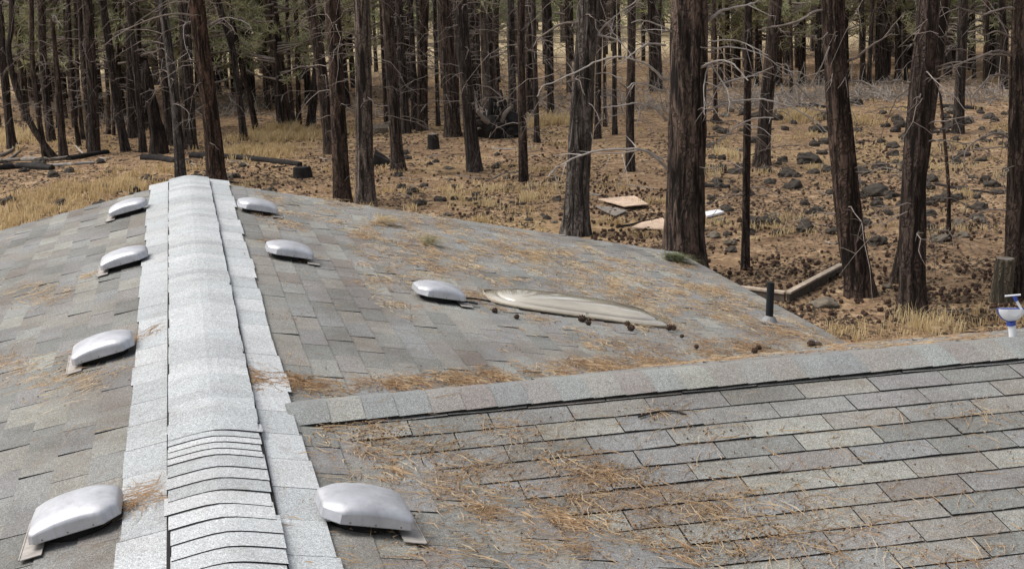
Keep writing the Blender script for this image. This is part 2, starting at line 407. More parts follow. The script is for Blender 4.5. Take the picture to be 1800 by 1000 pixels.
F += [[i*n, (i+1)*n, L+(i+1)*n, L+i*n] for i in range(len(ys_)-1)] + [[i*n+n-1, L+i*n+n-1, L+(i+1)*n+n-1, (i+1)*n+n-1] for i in range(len(ys_)-1)]
F += [[j, L+j, L+j+1, j+1] for j in range(n-1)] + [[(len(ys_)-1)*n+j, (len(ys_)-1)*n+j+1, L+(len(ys_)-1)*n+j+1, L+(len(ys_)-1)*n+j] for j in range(n-1)]
put('ridge_vent', mesh('ridge_vent', V, F, M_EDGE), house, Matrix.Identity(4))
random.seed(21)
y = Y0
marks = []
while y < 5.60:
    step = .127+random.uniform(-.01, .01)
    if y > 5.15: step = .075
    me = cap_piece(.162+random.uniform(-.003, .003), step, .05, TN, TN, .012, random.random(), [M_CAP, M_EDGE], th=.0035, lift=.0045, jit=random.uniform(-.03, .03))
    put('ridge_cap', me, house, Matrix.Translation((random.uniform(-.003, .003), y, 0))); y += step
yj = y; y = D+.015
while y > yj:
    step = .132+random.uniform(-.01, .01)
    me = cap_piece(.162+random.uniform(-.003, .003), step, .04, TN, TN, .012+.004*math.sin(y*2.4), random.random(), [M_CAP, M_EDGE], th=.005, lift=.007)
    put('ridge_cap', me, house, Matrix.Translation((random.uniform(-.003, .003), y, 0)) @ Matrix.Rotation(math.pi, 4, 'Z')); y -= step
# caps on the wing ridge
u = .0; tnb = math.tan(TB)
while u < WX1-WST:
    step = .132+random.uniform(-.008, .008)
    # local x across (towards front), y along the ridge
    me = cap_piece(.185, step, .03, tnb, TN, .012, random.random(), [M_CAP2, M_EDGE], th=.005, lift=.0025, rd=.03)
    P = OW+DXW*(u+step)
    Mx = Matrix(((0, -DXW[0], 0, P[0]), (-1, -DXW[1], 0, P[1]), (0, 0, 1, P[2]), (0, 0, 0, 1)))
    put('ridge_cap', me, house, Mx); u += step
# fascias, soffits and walls
wb = MB()
hz = wz('right', (E, 0)); wy0, wy1 = Y0+.3, D-.45
def wallbox(x0, x1, y0, y1, z0, z1): wb.box(((x0+x1)/2, (y0+y1)/2, (z0+z1)/2), (x1-x0, y1-y0, z1-z0))
wallbox(-E+.5, E-.5, wy0, wy1, GZ-.2, hz-.03)
put('wall', wb.me('main_wall', M_WALL), house, Matrix.Identity(4))
wb = MB(); wallbox(E-.49, WX1-.4, YS-3.4, YS+2.95, GZ-.2, hz-.1); put('wall', wb.me('wing_wall', M_WALL), house, Matrix.Identity(4))
wb = MB(); zr = lambda x: -abs(x)*TN-.03
wb.add([(x, y, z) for y in (D-.45, D-.40) for x, z in ((-E+.5, hz-.03), (E-.5, hz-.03), (0, zr(0)-.05))], [[0, 1, 2], [5, 4, 3], [0, 3, 4, 1], [1, 4, 5, 2], [2, 5, 3, 0]])
put('gable_wall', wb.me('gable_wall', M_WALL), house, Matrix.Identity(4))
for (A, B) in (((0, D), (E, D)), ((0, D), (-E, D)), ((E, D), (E, vb)), ((-E, D), (-E, Y0)), ((WX1, YS), (WX1, YS+3.34)), ((WX1, YS+3.34), (E, YS+3.34)), ((WX1, YS), (WX1, YS-3.9))):
    def zz(P):
        if P[0] > E+.01 or (P[0] >= E and P[1] < D-.5 and P[1] > YS): return wz('back' if P[1] >= YS else 'front', P)
        return wz('right', P) if P[0] >= 0 else wz('left', P)
    a = np.array([*A, zz(A)-.004]); b2 = np.array([*B, zz(B)-.004]); dd = (b2-a)[:2]; nv = np.array([dd[1], -dd[0], 0])/np.linalg.norm(dd)*.02
    wb = MB(); dn_ = np.array([0, 0, -.15]); wb.add([a-nv, a+nv, b2+nv, b2-nv, a-nv+dn_, a+nv+dn_, b2+nv+dn_, b2-nv+dn_], [[0, 1, 2, 3], [7, 6, 5, 4], [0, 4, 5, 1], [1, 5, 6, 2], [2, 6, 7, 3], [3, 7, 4, 0]])
    put('fascia', wb.me('fascia', M_FASCIA), house, Matrix.Identity(4))

# roof vents: hood with chamfered corners, skirt, throat, flange
def hood_mesh():
    """x downslope, y along ridge, z out of the roof; big chamfers on the uphill corners, small ones downhill"""
    hx, hy = .143, .138
    def ring(ins, z, bow):
        sx, sy = hx-ins, hy-ins; c1, c2 = .052-ins*.3, .014
        cor = [(-sx, -sy+c1), (-sx+c1, -sy), (sx-c2, -sy), (sx, -sy+c2), (sx, sy-c2), (sx-c2, sy), (-sx+c1, sy), (-sx, sy-c1)]
        P = []
        for i in range(8):
            a_, b_ = np.array(cor[i]), np.array(cor[(i+1) % 8]); k_ = (2, 10, 1, 6, 1, 10, 2, 6)[i]
            P += [tuple(a_+(b_-a_)*q/k_) for q in range(k_)]
        return [(x, y, z+bow*max(0, 1-(x/.118)**2)-.006*(y/hy)**2*(z > .07)*(x > -.09)) for x, y in P]
    rings = [ring(.006, .044, 0), ring(0, .041, 0), ring(-.001, .044, 0), ring(.002, .072, .010), ring(.004, .077, .012), ring(.009, .082, .013), ring(.022, .089, .014), ring(.032, .0915, .014), ring(.052, .0935, .015), ring(.080, .0950, .015), ring(.110, .0955, .015)]
    V = [p for r_ in rings for p in r_]; n = len(rings[0])
    F = [[i*n+j, i*n+(j+1) % n, (i+1)*n+(j+1) % n, (i+1)*n+j] for i in range(len(rings)-1) for j in range(n)]
    F.append([(len(rings)-1)*n+j for j in range(n)])
    me = mesh('vent_hood', V, F, M_HOOD)
    me.polygons.foreach_set('use_smooth', [3*n <= i for i in range(len(F))])
    return me
hood = hood_mesh()
tb = MB(); tb.tube([(0, 0, 0), (0, 0, .060)], .105, 24); tb.box((0, 0, .050), (.19, .20, .004)); throat = tb.me('throat', M_DARK)
def flange_mesh(side):
    f = MB(); f.box((.142, 0, .0195), (.070, .37, .003)); f.box((.176, 0, .0215), (.004, .37, .004)); return f.me('flange', M_FLANGE)
t = M_HOOD.node_tree; b = t.nodes['Principled BSDF']; p = objc(t); src = b.inputs['Base Color'].links[0].from_socket
gr_ = ramp(t, noise(t, mapped(t, p, (30, 30, 6)), 1.0, 5, .7), [(.5, 0.0), (.8, .55)])
t.links.new(mix(t, gr_, src, (.26, .25, .24)), b.inputs['Base Color'])
flange = flange_mesh(1)
sm_ = MB()
for yy in (-.1378, .1378):
    for xx in (-.06, .02, .10): sm_.tube([(xx, yy-.001, .048), (xx, yy+.001, .048)], .0035, 8)
screws = sm_.me('screws', M_FASCIA)
def roof_pt(px, py, s, lift=0):
    O, ax, dn, n = slopes[s]; return hit(px, py, n, O+n*lift)
vents = [
 ((452, 364), 'right', 'farthest grey metal vent hood right of the pale ridge', .03), ((508, 442), 'right', 'second farthest vent hood right of the ridge, litter caught below', .02),
 ((770, 514), 'right', 'vent hood down the right slope beside the tan skylight dome', .05), ((638, 895), 'right', 'large looking nearest vent hood right of the ridge', .03),
 ((226, 366), 'left', 'farthest grey metal vent hood left of the pale ridge', -.02), ((219, 455), 'left', 'second farthest vent hood left of the ridge', .0),
 ((182, 612), 'left', 'third vent hood left of the ridge, needles behind its uphill end', .02), ((136, 905), 'left', 'nearest vent hood left of the ridge with needles at its corner', -.02)]
vent_pos = []
for (px, py), s, lab, rt in vents:
    O, ax, dn, n = slopes[s]; P = roof_pt(px, py, s, .05)-n*.05; vent_pos.append((P, s))
    side = np.cross(n, dn)
    Mx = Matrix(((dn[0], side[0], n[0], P[0]), (dn[1], side[1], n[1], P[1]), (dn[2], side[2], n[2], P[2]), (0, 0, 0, 1))) @ Matrix.Rotation(rt, 4, 'Z')
    v = put('roof_vent', hood, house, Mx); v['label'] = lab
    th_ = bpy.data.objects.new('throat', throat); C.objects.link(th_); th_.parent = v
    fl = bpy.data.objects.new('flange', flange); C.objects.link(fl); fl.parent = v; fl['label'] = 'dull tan metal flange showing at the low corner'
    sw_ = bpy.data.objects.new('screws', screws); C.objects.link(sw_); sw_.parent = v
# skylight: long tan acrylic dome
O, ax, dn, n = slopes['right']
Pc = (roof_pt(857, 530, 'right')+roof_pt(1160, 577, 'right'))/2; Pc[1] += .12; Pc[0] += .04; Pc[2] -= .0
side = np.cross(n, dn)
hl, hw, hh = .585, .27, .072
V = []; nu, nv = 56, 28
for i in range(nv+1):
    fr = i/nv
    if fr < .28: q_ = fr/.28; rr = 1-.13*q_; zz_ = .30*math.sin(q_*math.pi*.62)
    else: q_ = (fr-.28)/.72; rr = .87*math.cos(q_*math.pi/2)**.85; zz_ = .279+.72*math.sin(q_*math.pi/2)
    for j in range(nu):
        a = j/nu*2*math.pi; ca, sa = math.cos(a), math.sin(a); pw = 2/3.2
        V.append((hl*rr*math.copysign(abs(ca)**pw, ca), hw*rr*math.copysign(abs(sa)**pw, sa), .012+hh*zz_))
F = [[i*nu+j, i*nu+(j+1) % nu, (i+1)*nu+(j+1) % nu, (i+1)*nu+j] for i in range(nv) for j in range(nu)]
Mx = Matrix(((dn[0], side[0], n[0], Pc[0]), (dn[1], side[1], n[1], Pc[1]), (dn[2], side[2], n[2], Pc[2]), (0, 0, 0, 1)))
sk = put('skylight', mesh('dome', V, F, M_SKY, smooth=True), house, Mx); sk['label'] = 'long low tan acrylic skylight dome on the right slope'
fb = MB()
for k in range(40):
    a0, a1 = k/40*2*math.pi, (k+1)/40*2*math.pi
    def sq(a, s_): ca, sa = math.cos(a), math.sin(a); return ((hl+s_)*math.copysign(abs(ca)**.5, ca), (hw+s_)*math.copysign(abs(sa)**.5, sa))
    (x0, y0), (x1, y1), (x2, y2), (x3, y3) = sq(a0, -.004), sq(a1, -.004), sq(a1, .003), sq(a0, .003)
    fb.add([(x0, y0, .022), (x1, y1, .022), (x2, y2, .018), (x3, y3, .018), (x2, y2, .010), (x3, y3, .010)], [[3, 2, 1, 0], [2, 3, 5, 4]])
fr_ = bpy.data.objects.new('frame', fb.me('skylight_frame', simple('dirty_frame', (.30, .26, .20), .8, .3, .3, 30))); C.objects.link(fr_); fr_.parent = sk
# vent pipe with a pale flashing
P = roof_pt(1352, 568, 'right')
pm = MB(); pm.tube([(0, 0, -.1), (0, 0, .285)], .026, 16); pm.tube([(0, 0, .285), (0, 0, .275)], [.02, .019], 16)
pp = put('vent_pipe', pm.me('vent_pipe', M_PIPE), house, Matrix.Translation(P) @ Matrix.Rotation(R(2.5), 4, 'Y')); pp['label'] = 'black plumbing vent pipe near the right eave'
fm = MB(); fm.box((.04, -.01, .014), (.26, .22, .003)); fm.tube([(0, 0, .01), (0, 0, .05)], [.06, .034], 16)
RF = np.stack([dn, side, n], 1)
for i in range(len(fm.V)): fm.V[i] = fm.V[i]@RF.T
fo = bpy.data.objects.new('flashing', fm.me('pipe_flashing', simple('pale_flashing', (.20, .20, .20), .6, .4, .15, 20))); C.objects.link(fo); fo.parent = pp
fo.matrix_local = Matrix.Rotation(R(-2.5), 4, 'Y')

# white half bowl with a blue rim on a stem, behind the wing ridge at the right
Pb = OW+DXW*3.165+np.array([0, .12, -.03])
gz = tag(empty('gauge', Pb), 'white half bowl with blue rim on a white stem, right end of near ridge', 'rain gauge')
sxc = RT*1.0; upc = np.array([0, 0, 1.])
mb = MB(); mb.tube(bez([Pb*0+upc*0, upc*.05-sxc*.004, upc*.09-sxc*.012], 4), [.017]*9, 12); o = link('stem', mb.me('stem', M_WHITE), gz)
mb = MB(); mb.tube([upc*.078-sxc*.010, upc*.092-sxc*.012], [.021, .021], 14); link('collar', mb.me('collar', M_BLUE), gz)
ang = np.linspace(math.pi, 2*math.pi, 15); rb = .058; cc = upc*.152-sxc*.014
rim = [cc+sxc*rb*math.cos(a)+upc*rb*.98*math.sin(a) for a in ang]
mb = MB()
fwd = np.array([-.2, 1, 0.])/1.02
V = []; 
for i, a in enumerate(ang):
    for q in range(7):
        f_ = q/6-.5; rr = math.cos(f_*2.4)**.6
        V.append(cc+(sxc*rb*math.cos(a)+upc*rb*math.sin(a))*rr+fwd*.05*f_)
mb.add(V, [[i*7+j, i*7+j+1, (i+1)*7+j+1, (i+1)*7+j] for i in range(14) for j in range(6)])
for q in (0, 6): mb.add([V[i*7+q] for i in range(15)], [list(range(15))])
link('bowl', mb.me('bowl', M_WHITE), gz)
mb = MB(); mb.tube(rim+[rim[0]], .0035, 6); link('rim', mb.me('rim', M_BLUE), gz)
mb = MB(); mb.tube([cc+sxc*.05+upc*(-.01), cc+sxc*.018+upc*.045], .006, 8); link('arm', mb.me('arm', M_WHITE), gz)
mb = MB(); mb.tube([cc+sxc*.022+upc*.035, cc+sxc*.014+upc*.056], .009, 8); link('joint', mb.me('joint', M_BLUE), gz)
mb = MB(); mb.tube([cc-sxc*.028+upc*.056, cc+sxc*.04+upc*.062], .004, 8); link('crossbar', mb.me('crossbar', M_WHITE), gz)

# ------------------------------------------------------------------ pine crowns (shared meshes)
def tufts(cent, rad, blades, rng, wid=.022, up=.35, tone0=None):
    n = len(cent); d = rng.normal(size=(n, blades, 3)); d[..., 2] += up; d /= np.linalg.norm(d, axis=-1)[..., None]
    s = np.cross(d, rng.normal(size=(n, blades, 3))); s /= np.linalg.norm(s, axis=-1)[..., None]+1e-9
    L = rad[:, None, None]*rng.uniform(.6, 1.15, (n, blades, 1)); c = cent[:, None, :]+d*L*.08
    V = np.stack([c-s*wid*.5, c+s*wid*.5, c+d*L], 2).reshape(-1, 3); F = np.arange(len(V)).reshape(-1, 3)
    T = np.repeat(np.clip((tone0 if tone0 is not None else rng.uniform(0, 1, n))+0*rad, 0, 1), blades)
    return V, F, np.clip(T+rng.uniform(-.15, .15, len(T)), 0, 1)
def crown_mesh(seed, H, Rm, nb, per, tr=.24, blades=11, wid=.03, lowr=1.0, name='crown', leaf=None):
    rng = np.random.default_rng(seed); cen = []; tn = []; mb = MB()
    for k in range(nb):
        f = rng.uniform(0, 1)**.9; z = f*H; L = Rm*(1-f**1.6)*rng.uniform(.55, 1.05)*(lowr if f < .2 else 1)+.25; a = rng.uniform(0, 2*np.pi)
        dr = np.array([math.cos(a), math.sin(a), 0]); sag = rng.uniform(-.25, .12)
        Pb_ = np.array([dr*L*q+np.array([0, 0, z+L*(sag*q+.28*q*q)]) for q in (0, .35, .7, 1)])
        mb.tube(Pb_, [.035, .025, .016, .008], 4, 0, False); tb_ = rng.uniform(0, 1)
        for _ in range(per):
            q = rng.uniform(.3, 1.0)**.75; i = min(2, int(q/.35)); b0 = dr*L*q+np.array([0, 0, z+L*(sag*q+.28*q*q)])
            cen.append(b0+rng.normal(size=3)*np.array([.24, .24, .12])*L*.42); tn.append(np.clip(tb_*.6+.2+rng.uniform(-.2, .3), 0, 1))
    cen = np.array(cen); V, F, T = tufts(cen, rng.uniform(.7, 1.2, len(cen))*tr, blades, rng, wid, tone0=np.array(tn))
    BV = np.concatenate(mb.V); n0 = len(V)
    faces = F.tolist()+[[i+n0 for i in f] for f in mb.F]
    return mesh(name, np.vstack([V, BV]), faces, [leaf or M_LEAF, M_TWIG], [0]*len(F)+[1]*len(mb.F), attrs={'tone': np.concatenate([T, np.zeros(len(mb.F))])})
tall = [crown_mesh(31+k, 10, 2.2, 34, 7, .30, 9, .036) for k in range(3)]
thin = [crown_mesh(35+k, 10, 1.9, 22, 6, .30, 8, .034, leaf=M_LEAF_LIT) for k in range(3)]
young = [crown_mesh(41+k, 5.5, 1.7, 44, 8, .26, 9, .026, leaf=M_LEAF_LIT) for k in range(3)]
# dead twig bundles (shared) and trunks
def twigs_mesh(seed, n, zl, zh, Lm=1.2, rad=.012):
    rng = np.random.default_rng(seed); mb = MB()
    for k in range(n):
        z = rng.uniform(zl, zh); a = rng.uniform(0, 6.28); L = Lm*rng.uniform(.35, 1.2); dr = np.array([math.cos(a), math.sin(a), 0]); sd = np.array([-dr[1], dr[0], 0])
        up = rng.uniform(.05, .5); dp = rng.uniform(.3, 1.1); bn = rng.uniform(-.5, .5)
        P = [dr*(.05+L*q)+sd*bn*L*q*q+np.array([0, 0, z+L*(up*q-dp*q*q)]) for q in np.linspace(0, 1, 7)]
        for i in range(2, 7): P[i] = P[i]+rng.normal(0, .025, 3)
        mb.tube(P, np.linspace(rad*rng.uniform(.7, 1.4), rad*.3, 7), 4, 0, False)
        for _ in range(rng.integers(2, 6)):
            i = rng.integers(2, 6); q0 = P[i]; d2 = dr*rng.uniform(.1, .6)+sd*rng.uniform(-.8, .8)+np.array([0, 0, rng.uniform(-.6, .4)])
            l2 = L*rng.uniform(.2, .5); mb.tube([q0, q0+d2*l2*.5, q0+d2*l2+np.array([0, 0, -.1*l2])], [rad*.55, rad*.4, rad*.2], 3, 0, False)
    return mb.me('dead_twigs', M_TWIG)
TW = [twigs_mesh(61+k, 34, .9, 7.5, 1.3, .010) for k in range(4)]
TWF = [twigs_mesh(71+k, 34, .6, 7.0, 1.4, .015) for k in range(3)]
def trunk_mesh(path, radii, seg, mat, rough=.08, seed=0):
    path = np.asarray(path); n = len(path); th = np.arange(seg)/seg*2*np.pi
    T = np.gradient(path, axis=0); T /= np.linalg.norm(T, axis=1)[:, None]
    V = np.zeros((n, seg, 3)); xx = np.array([1., 0, 0])
    for i in range(n):
        X = xx-T[i]*(xx@T[i]); X /= np.linalg.norm(X); Yv = np.cross(T[i], X)
        V[i] = path[i]+radii[i]*(np.cos(th)[:, None]*X+np.sin(th)[:, None]*Yv)
    r_ = np.asarray(radii)[:, None]; cx = np.stack([np.cos(th)[None]*np.ones((n, 1))*2.6, np.sin(th)[None]*np.ones((n, 1))*2.6, path[:, 2:3]*np.ones((1, seg))*1.1], -1)
    k = fbm(cx*np.array([1.6, 1.6, 1.3])+seed*7.3, seed, 3)*rough
    low = vnoise(cx*np.array([.7, .7, .45])+seed*3.1, seed+5)*.10
    hgt = (path[:, 2:3]-path[0, 2]); fl = np.exp(-np.clip(hgt, 0, 9)/.25)*.22*np.clip(vnoise(np.stack([np.cos(th)*1.7, np.sin(th)*1.7, th*0], -1)[None]+seed, seed+9)+.5, 0, 1.4)
    rad_dir = V-path[:, None, :]; V = path[:, None, :]+rad_dir*(1+k+low+fl)[..., None]
    idx = np.arange(n*seg).reshape(n, seg); nx_ = np.roll(idx, -1, 1)
    F = np.stack([idx[:-1], nx_[:-1], nx_[1:], idx[1:]], -1).reshape(-1, 4)
    return mesh('trunk', V.reshape(-1, 3), F, mat, smooth=True)
def limb(tree, G, pts, r0, mat, name='dead_branch', doff=0.0, label=None):
    """pts are seen positions on the upright plane of the tree, pushed out to real depth by doff per step"""
    P = [vplane(px, py, G) for px, py in pts]; hd = np.array([FW[0], FW[1], 0.]); hd /= np.linalg.norm(hd)
    n = len(P); P = [p_+hd*doff*(i/(n-1))*(-1) for i, p_ in enumerate(P)]
    # keep the picture position while moving in depth
    P = [CAM+(p_-CAM)*1.0 for p_ in P]
    Q = bez(np.array(P)-G, 5); mb = MB(); jr = np.random.default_rng(int(pts[0][0]*7+pts[-1][1])); Q[1:] += np.cumsum(jr.normal(0, .006, (len(Q)-1, 3)), 0)
    mb.tube(Q, np.linspace(r0, r0*.35, len(Q))*jr.uniform(.85, 1.15, len(Q)), 6)
    for _ in range(1+len(pts)//2):
        i_ = jr.integers(2, len(Q)-1); T_ = Q[i_]-Q[i_-1]; T_ = T_/np.linalg.norm(T_); d_ = T_*.5+jr.normal(0, .6, 3)+np.array([0, 0, -.25]); l_ = jr.uniform(.08, .38)
        mb.tube([Q[i_], Q[i_]+d_*l_*.5+jr.normal(0, .01, 3), Q[i_]+d_*l_+np.array([0, 0, -.04])], [r0*.4, r0*.3, r0*.12], 4)
    o = link(name, mb.me(name, mat), tree)
    if label: o['label'] = label
    return Q
# x,y in the photograph: trunk line from the base up; width; bark; label
BK, BR_, BG, BD = M_BARK, M_BARKR, M_BARKG, M_BARKD
BX = bark('broad_pine_bark', (.112, .091, .079), (.015, .013, .012), sc=6.5, zs=.13)
LT = [
 ([(22,262),(12,180),(4,100),(2,50)],16,BK,'pine at the far left edge rising above tangled logs',0),
 ([(102,277),(78,255),(51,211),(25,143),(15,85),(20,40)],12,BK,'thin pine curving strongly to the left from its base',0),
 ([(80,277),(66,190),(57,102),(55,0)],10,BK,'slim straight pine just right of the curved leaning pine',0),
 ([(91,250),(80,160),(74,70),(72,0)],16,BK,'stout dark pine between the slim pine and snapped pine at left',0),
 ([(112,278),(105,190),(98,102),(91,32)],15,BK,'pine with snapped top and pale broken limb at left',2),
 ([(139,257),(130,190),(124,100),(120,0)],8,BR_,'very thin reddish pine right of the snapped pine',0),
 ([(146,245),(138,160),(134,60),(132,0)],8,BK,'pole thin pine farther back right of the snapped pine',0),
 ([(165,272),(163,170),(158,70),(153,0)],20,BK,'straight dark pine standing behind the pale fallen branch',1),
 ([(157,262),(150,150),(143,60),(139,0)],10,BK,'narrow pine hugging the left side of a stout straight pine',0),
 ([(221,266),(204,170),(190,68),(180,0)],16,BK,'dark pine leaning left with its base near the log ends',1),
 ([(190,236),(190,180),(186,90),(184,0)],8,BK,'thin dark pine crossing behind the left leaning pine',0),
 ([(199,238),(200,170),(206,90),(212,0)],6,BR_,'thinnest pole pine leaning right behind the left leaning pine',0),
 ([(252,268),(243,160),(235,85),(224,0)],13,BK,'smooth slender pine left of the charred broken snag',0),
 ([(233,242),(231,160),(229,80),(227,0)],18,BK,'thick shaded pine behind the slender pine by the snag',0),
 ([(300,255),(292,160),(285,80),(279,0)],20,BK,'dark pine close behind the slanting grey pine by the ridge peak',0),
 ([(318,318),(310,200),(296,80),(284,0)],19,BG,'grey slanting pine whose foot shows just left of the ridge peak',1),
 ([(334,262),(331,170),(327,80),(322,0)],24,BK,'thick dark pine left behind the red barked pine at ridge peak',0),
 ([(382,322),(374,230),(360,120),(345,0)],33,BR_,'large red barked pine directly above the roof ridge peak',1),
 ([(430,247),(420,170),(408,85),(383,0)],13,BK,'slender pine leaning left, left one of the leaning pair',0),
 ([(452,234),(436,160),(418,85),(401,0)],11,BR_,'slender pine leaning left, right one of the leaning pair',0),
 ([(502,228),(494,170),(487,100),(475,0)],26,BK,'stout dark pine standing in the golden grass patch',1),
 ([(525,222),(524,150),(522,70),(519,0)],9,BR_,'straight reddish pole pine right of the grass patch pine',0),
 ([(515,214),(510,150),(506,70),(504,0)],8,BK,'thin dim pine just behind the stout grass patch pine',0),
 ([(544,226),(554,140),(563,60),(566,0)],16,BK,'dark pine leaning right, crossing behind a left leaning one',0),
 ([(583,270),(570,170),(559,80),(545,0)],23,BK,'dark pine leaning left with base hidden beside larger trunk',0),
 ([(602,357),(597,250),(591,120),(585,0)],31,BR_,'left trunk of the close pair above the right roof edge',1),
 ([(642,362),(640,250),(638,120),(636,0)],33,BG,'grey trunk, right of the close pair above roof edge',1),
 ([(700,300),(694,220),(688,120),(680,0)],23,BK,'pine beside the black charred wedge of wood',1),
 ([(682,224),(678,150),(674,70),(672,0)],13,BK,'dim pine behind the pine that has the charred wedge',0),
 ([(714,235),(709,150),(704,70),(700,0)],16,BK,'brown pine close right behind the charred wedge pine',0),
 ([(729,228),(727,150),(724,70),(721,0)],12,BK,'narrow pine between two stouter ones left of the stump',0),
 ([(742,230),(743,150),(744,70),(746,0)],20,BR_,'upright pine left of and behind the small cut stump',0),
 ([(770,222),(768,150),(766,70),(764,0)],8,BK,'thin pole pine right behind the small cut stump',0),
 ([(797,240),(792,170),(786,90),(780,0)],29,BK,'wide straight pine right of the small cut stump',1),
 ([(806,236),(804,160),(802,70),(800,0)],8,BG,'pale thin pine touching the wide pine by the stump',0),
 ([(835,301),(827,230),(819,130),(811,0)],26,BK,'pine with flared foot left of the charred root mass',1),
 ([(843,190),(841,120),(839,60),(838,0)],10,BK,'first of three thin pines behind the charred root mass',0),
 ([(862,185),(861,120),(860,60),(859,0)],10,BK,'second of three thin pines behind the charred root mass',0),
 ([(873,172),(873,120),(873,60),(873,0)],9,BR_,'third of three thin pines behind the charred root mass',0),
 ([(901,203),(900,140),(898,70),(897,0)],15,BG,'pine right behind the charred root mass with pale bark',0),
 ([(920,319),(918,220),(916,110),(916,0)],16,BR_,'slim straight pine with foot in front of the grass clearing',1),
 ([(931,205),(931,140),(931,70),(931,0)],14,BK,'dim pine half hidden behind the slim straight pine',0),
 ([(944,251),(942,170),(939,80),(937,0)],10,BK,'thin dark pine in the golden clearing right of the roots',0),
 ([(969,205),(966,140),(961,70),(956,0)],12,BK,'short looking dim pine far behind the golden clearing',0),
 ([(1009,413),(1018,270),(1028,110),(1036,0)],45,BG,'large grey furrowed pine leaning right at the roof edge',1),
 ([(1050,244),(1051,170),(1053,80),(1055,0)],12,BK,'dim pine touching the right side of the big grey pine',0),
 ([(1064,223),(1063,150),(1062,70),(1060,0)],7,BK,'pole thin pine right of the big grey furrowed pine',0),
 ([(1081,237),(1080,160),(1080,80),(1079,0)],9,BK,'slim dim pine between the grey pine and dark slim pine',0),
 ([(1108,301),(1108,200),(1110,100),(1111,0)],16,BK,'dark slim pine above the discarded plywood sheets',1),
 ([(1205,486),(1206,340),(1208,170),(1211,0)],74,BX,'biggest pine, thick trunk with long pale dead limbs',1),
 ([(1258,218),(1257,150),(1256,70),(1255,0)],8,BK,'thin pine just right behind the biggest pine',0),
 ([(1310,474),(1312,340),(1314,170),(1316,0)],15,BR_,'thin straight reddish pine right of the biggest pine',1),
 ([(1338,292),(1346,200),(1353,120),(1364,0)],27,BK,'dark pine leaning right behind the dark lava boulders',1),
 ([(1515,518),(1493,380),(1475,200),(1463,0)],48,BR_,'stout red brown pine beside the end of the timber edging',1),
 ([(1602,557),(1606,340),(1618,170),(1633,0)],44,BR_,'front trunk of the crossing pair, foot in dry grass',1),
 ([(1580,496),(1611,330),(1638,150),(1658,0)],30,BK,'rear trunk of the crossing pair, leaning right',0),
 ([(1668,424),(1667,330),(1660,240),(1652,160)],8,BR_,'dead sapling stem right of the crossing pair of trunks',2),
 ([(1683,234),(1687,160),(1690,80),(1693,0)],21,BK,'dark pine standing alone right of the dead sapling',1),
 ([(1787,522),(1790,340),(1793,170),(1797,0)],42,BR_,'pine cut by the right photo edge behind the grey post',1),
 ([(1410,147),(1409,80),(1408,0)],14,BK,'far dim pine left of the stout red brown pine',0),
 ([(1517,147),(1516,80),(1514,0)],10,BK,'far pine against the bright meadow, leftmost there',0),
 ([(1527,150),(1530,80),(1534,0)],8,BK,'far thin pine leaning right against the bright meadow',0),
 ([(1550,146),(1551,80),(1552,0)],18,BK,'far stout pine in the middle of the bright meadow gap',0),
 ([(1579,142),(1579,80),(1579,0)],12,BR_,'far reddish pine right in the bright meadow gap',0),
 ([(1593,142),(1592,80),(1590,0)],7,BK,'far pole thin pine beside the crossing pair of trunks',0),
 ([(1713,138),(1712,80),(1711,0)],7,BK,'far thin pine in the bright gap near the right edge',0),
 ([(1739,135),(1738,80),(1736,0)],12,BK,'far pine between two bright gaps near the right edge',0),
 ([(1765,156),(1764,80),(1762,0)],14,BK,'far shaded pine closest to the right edge pine',0),
]
trees = {}
random.seed(3)
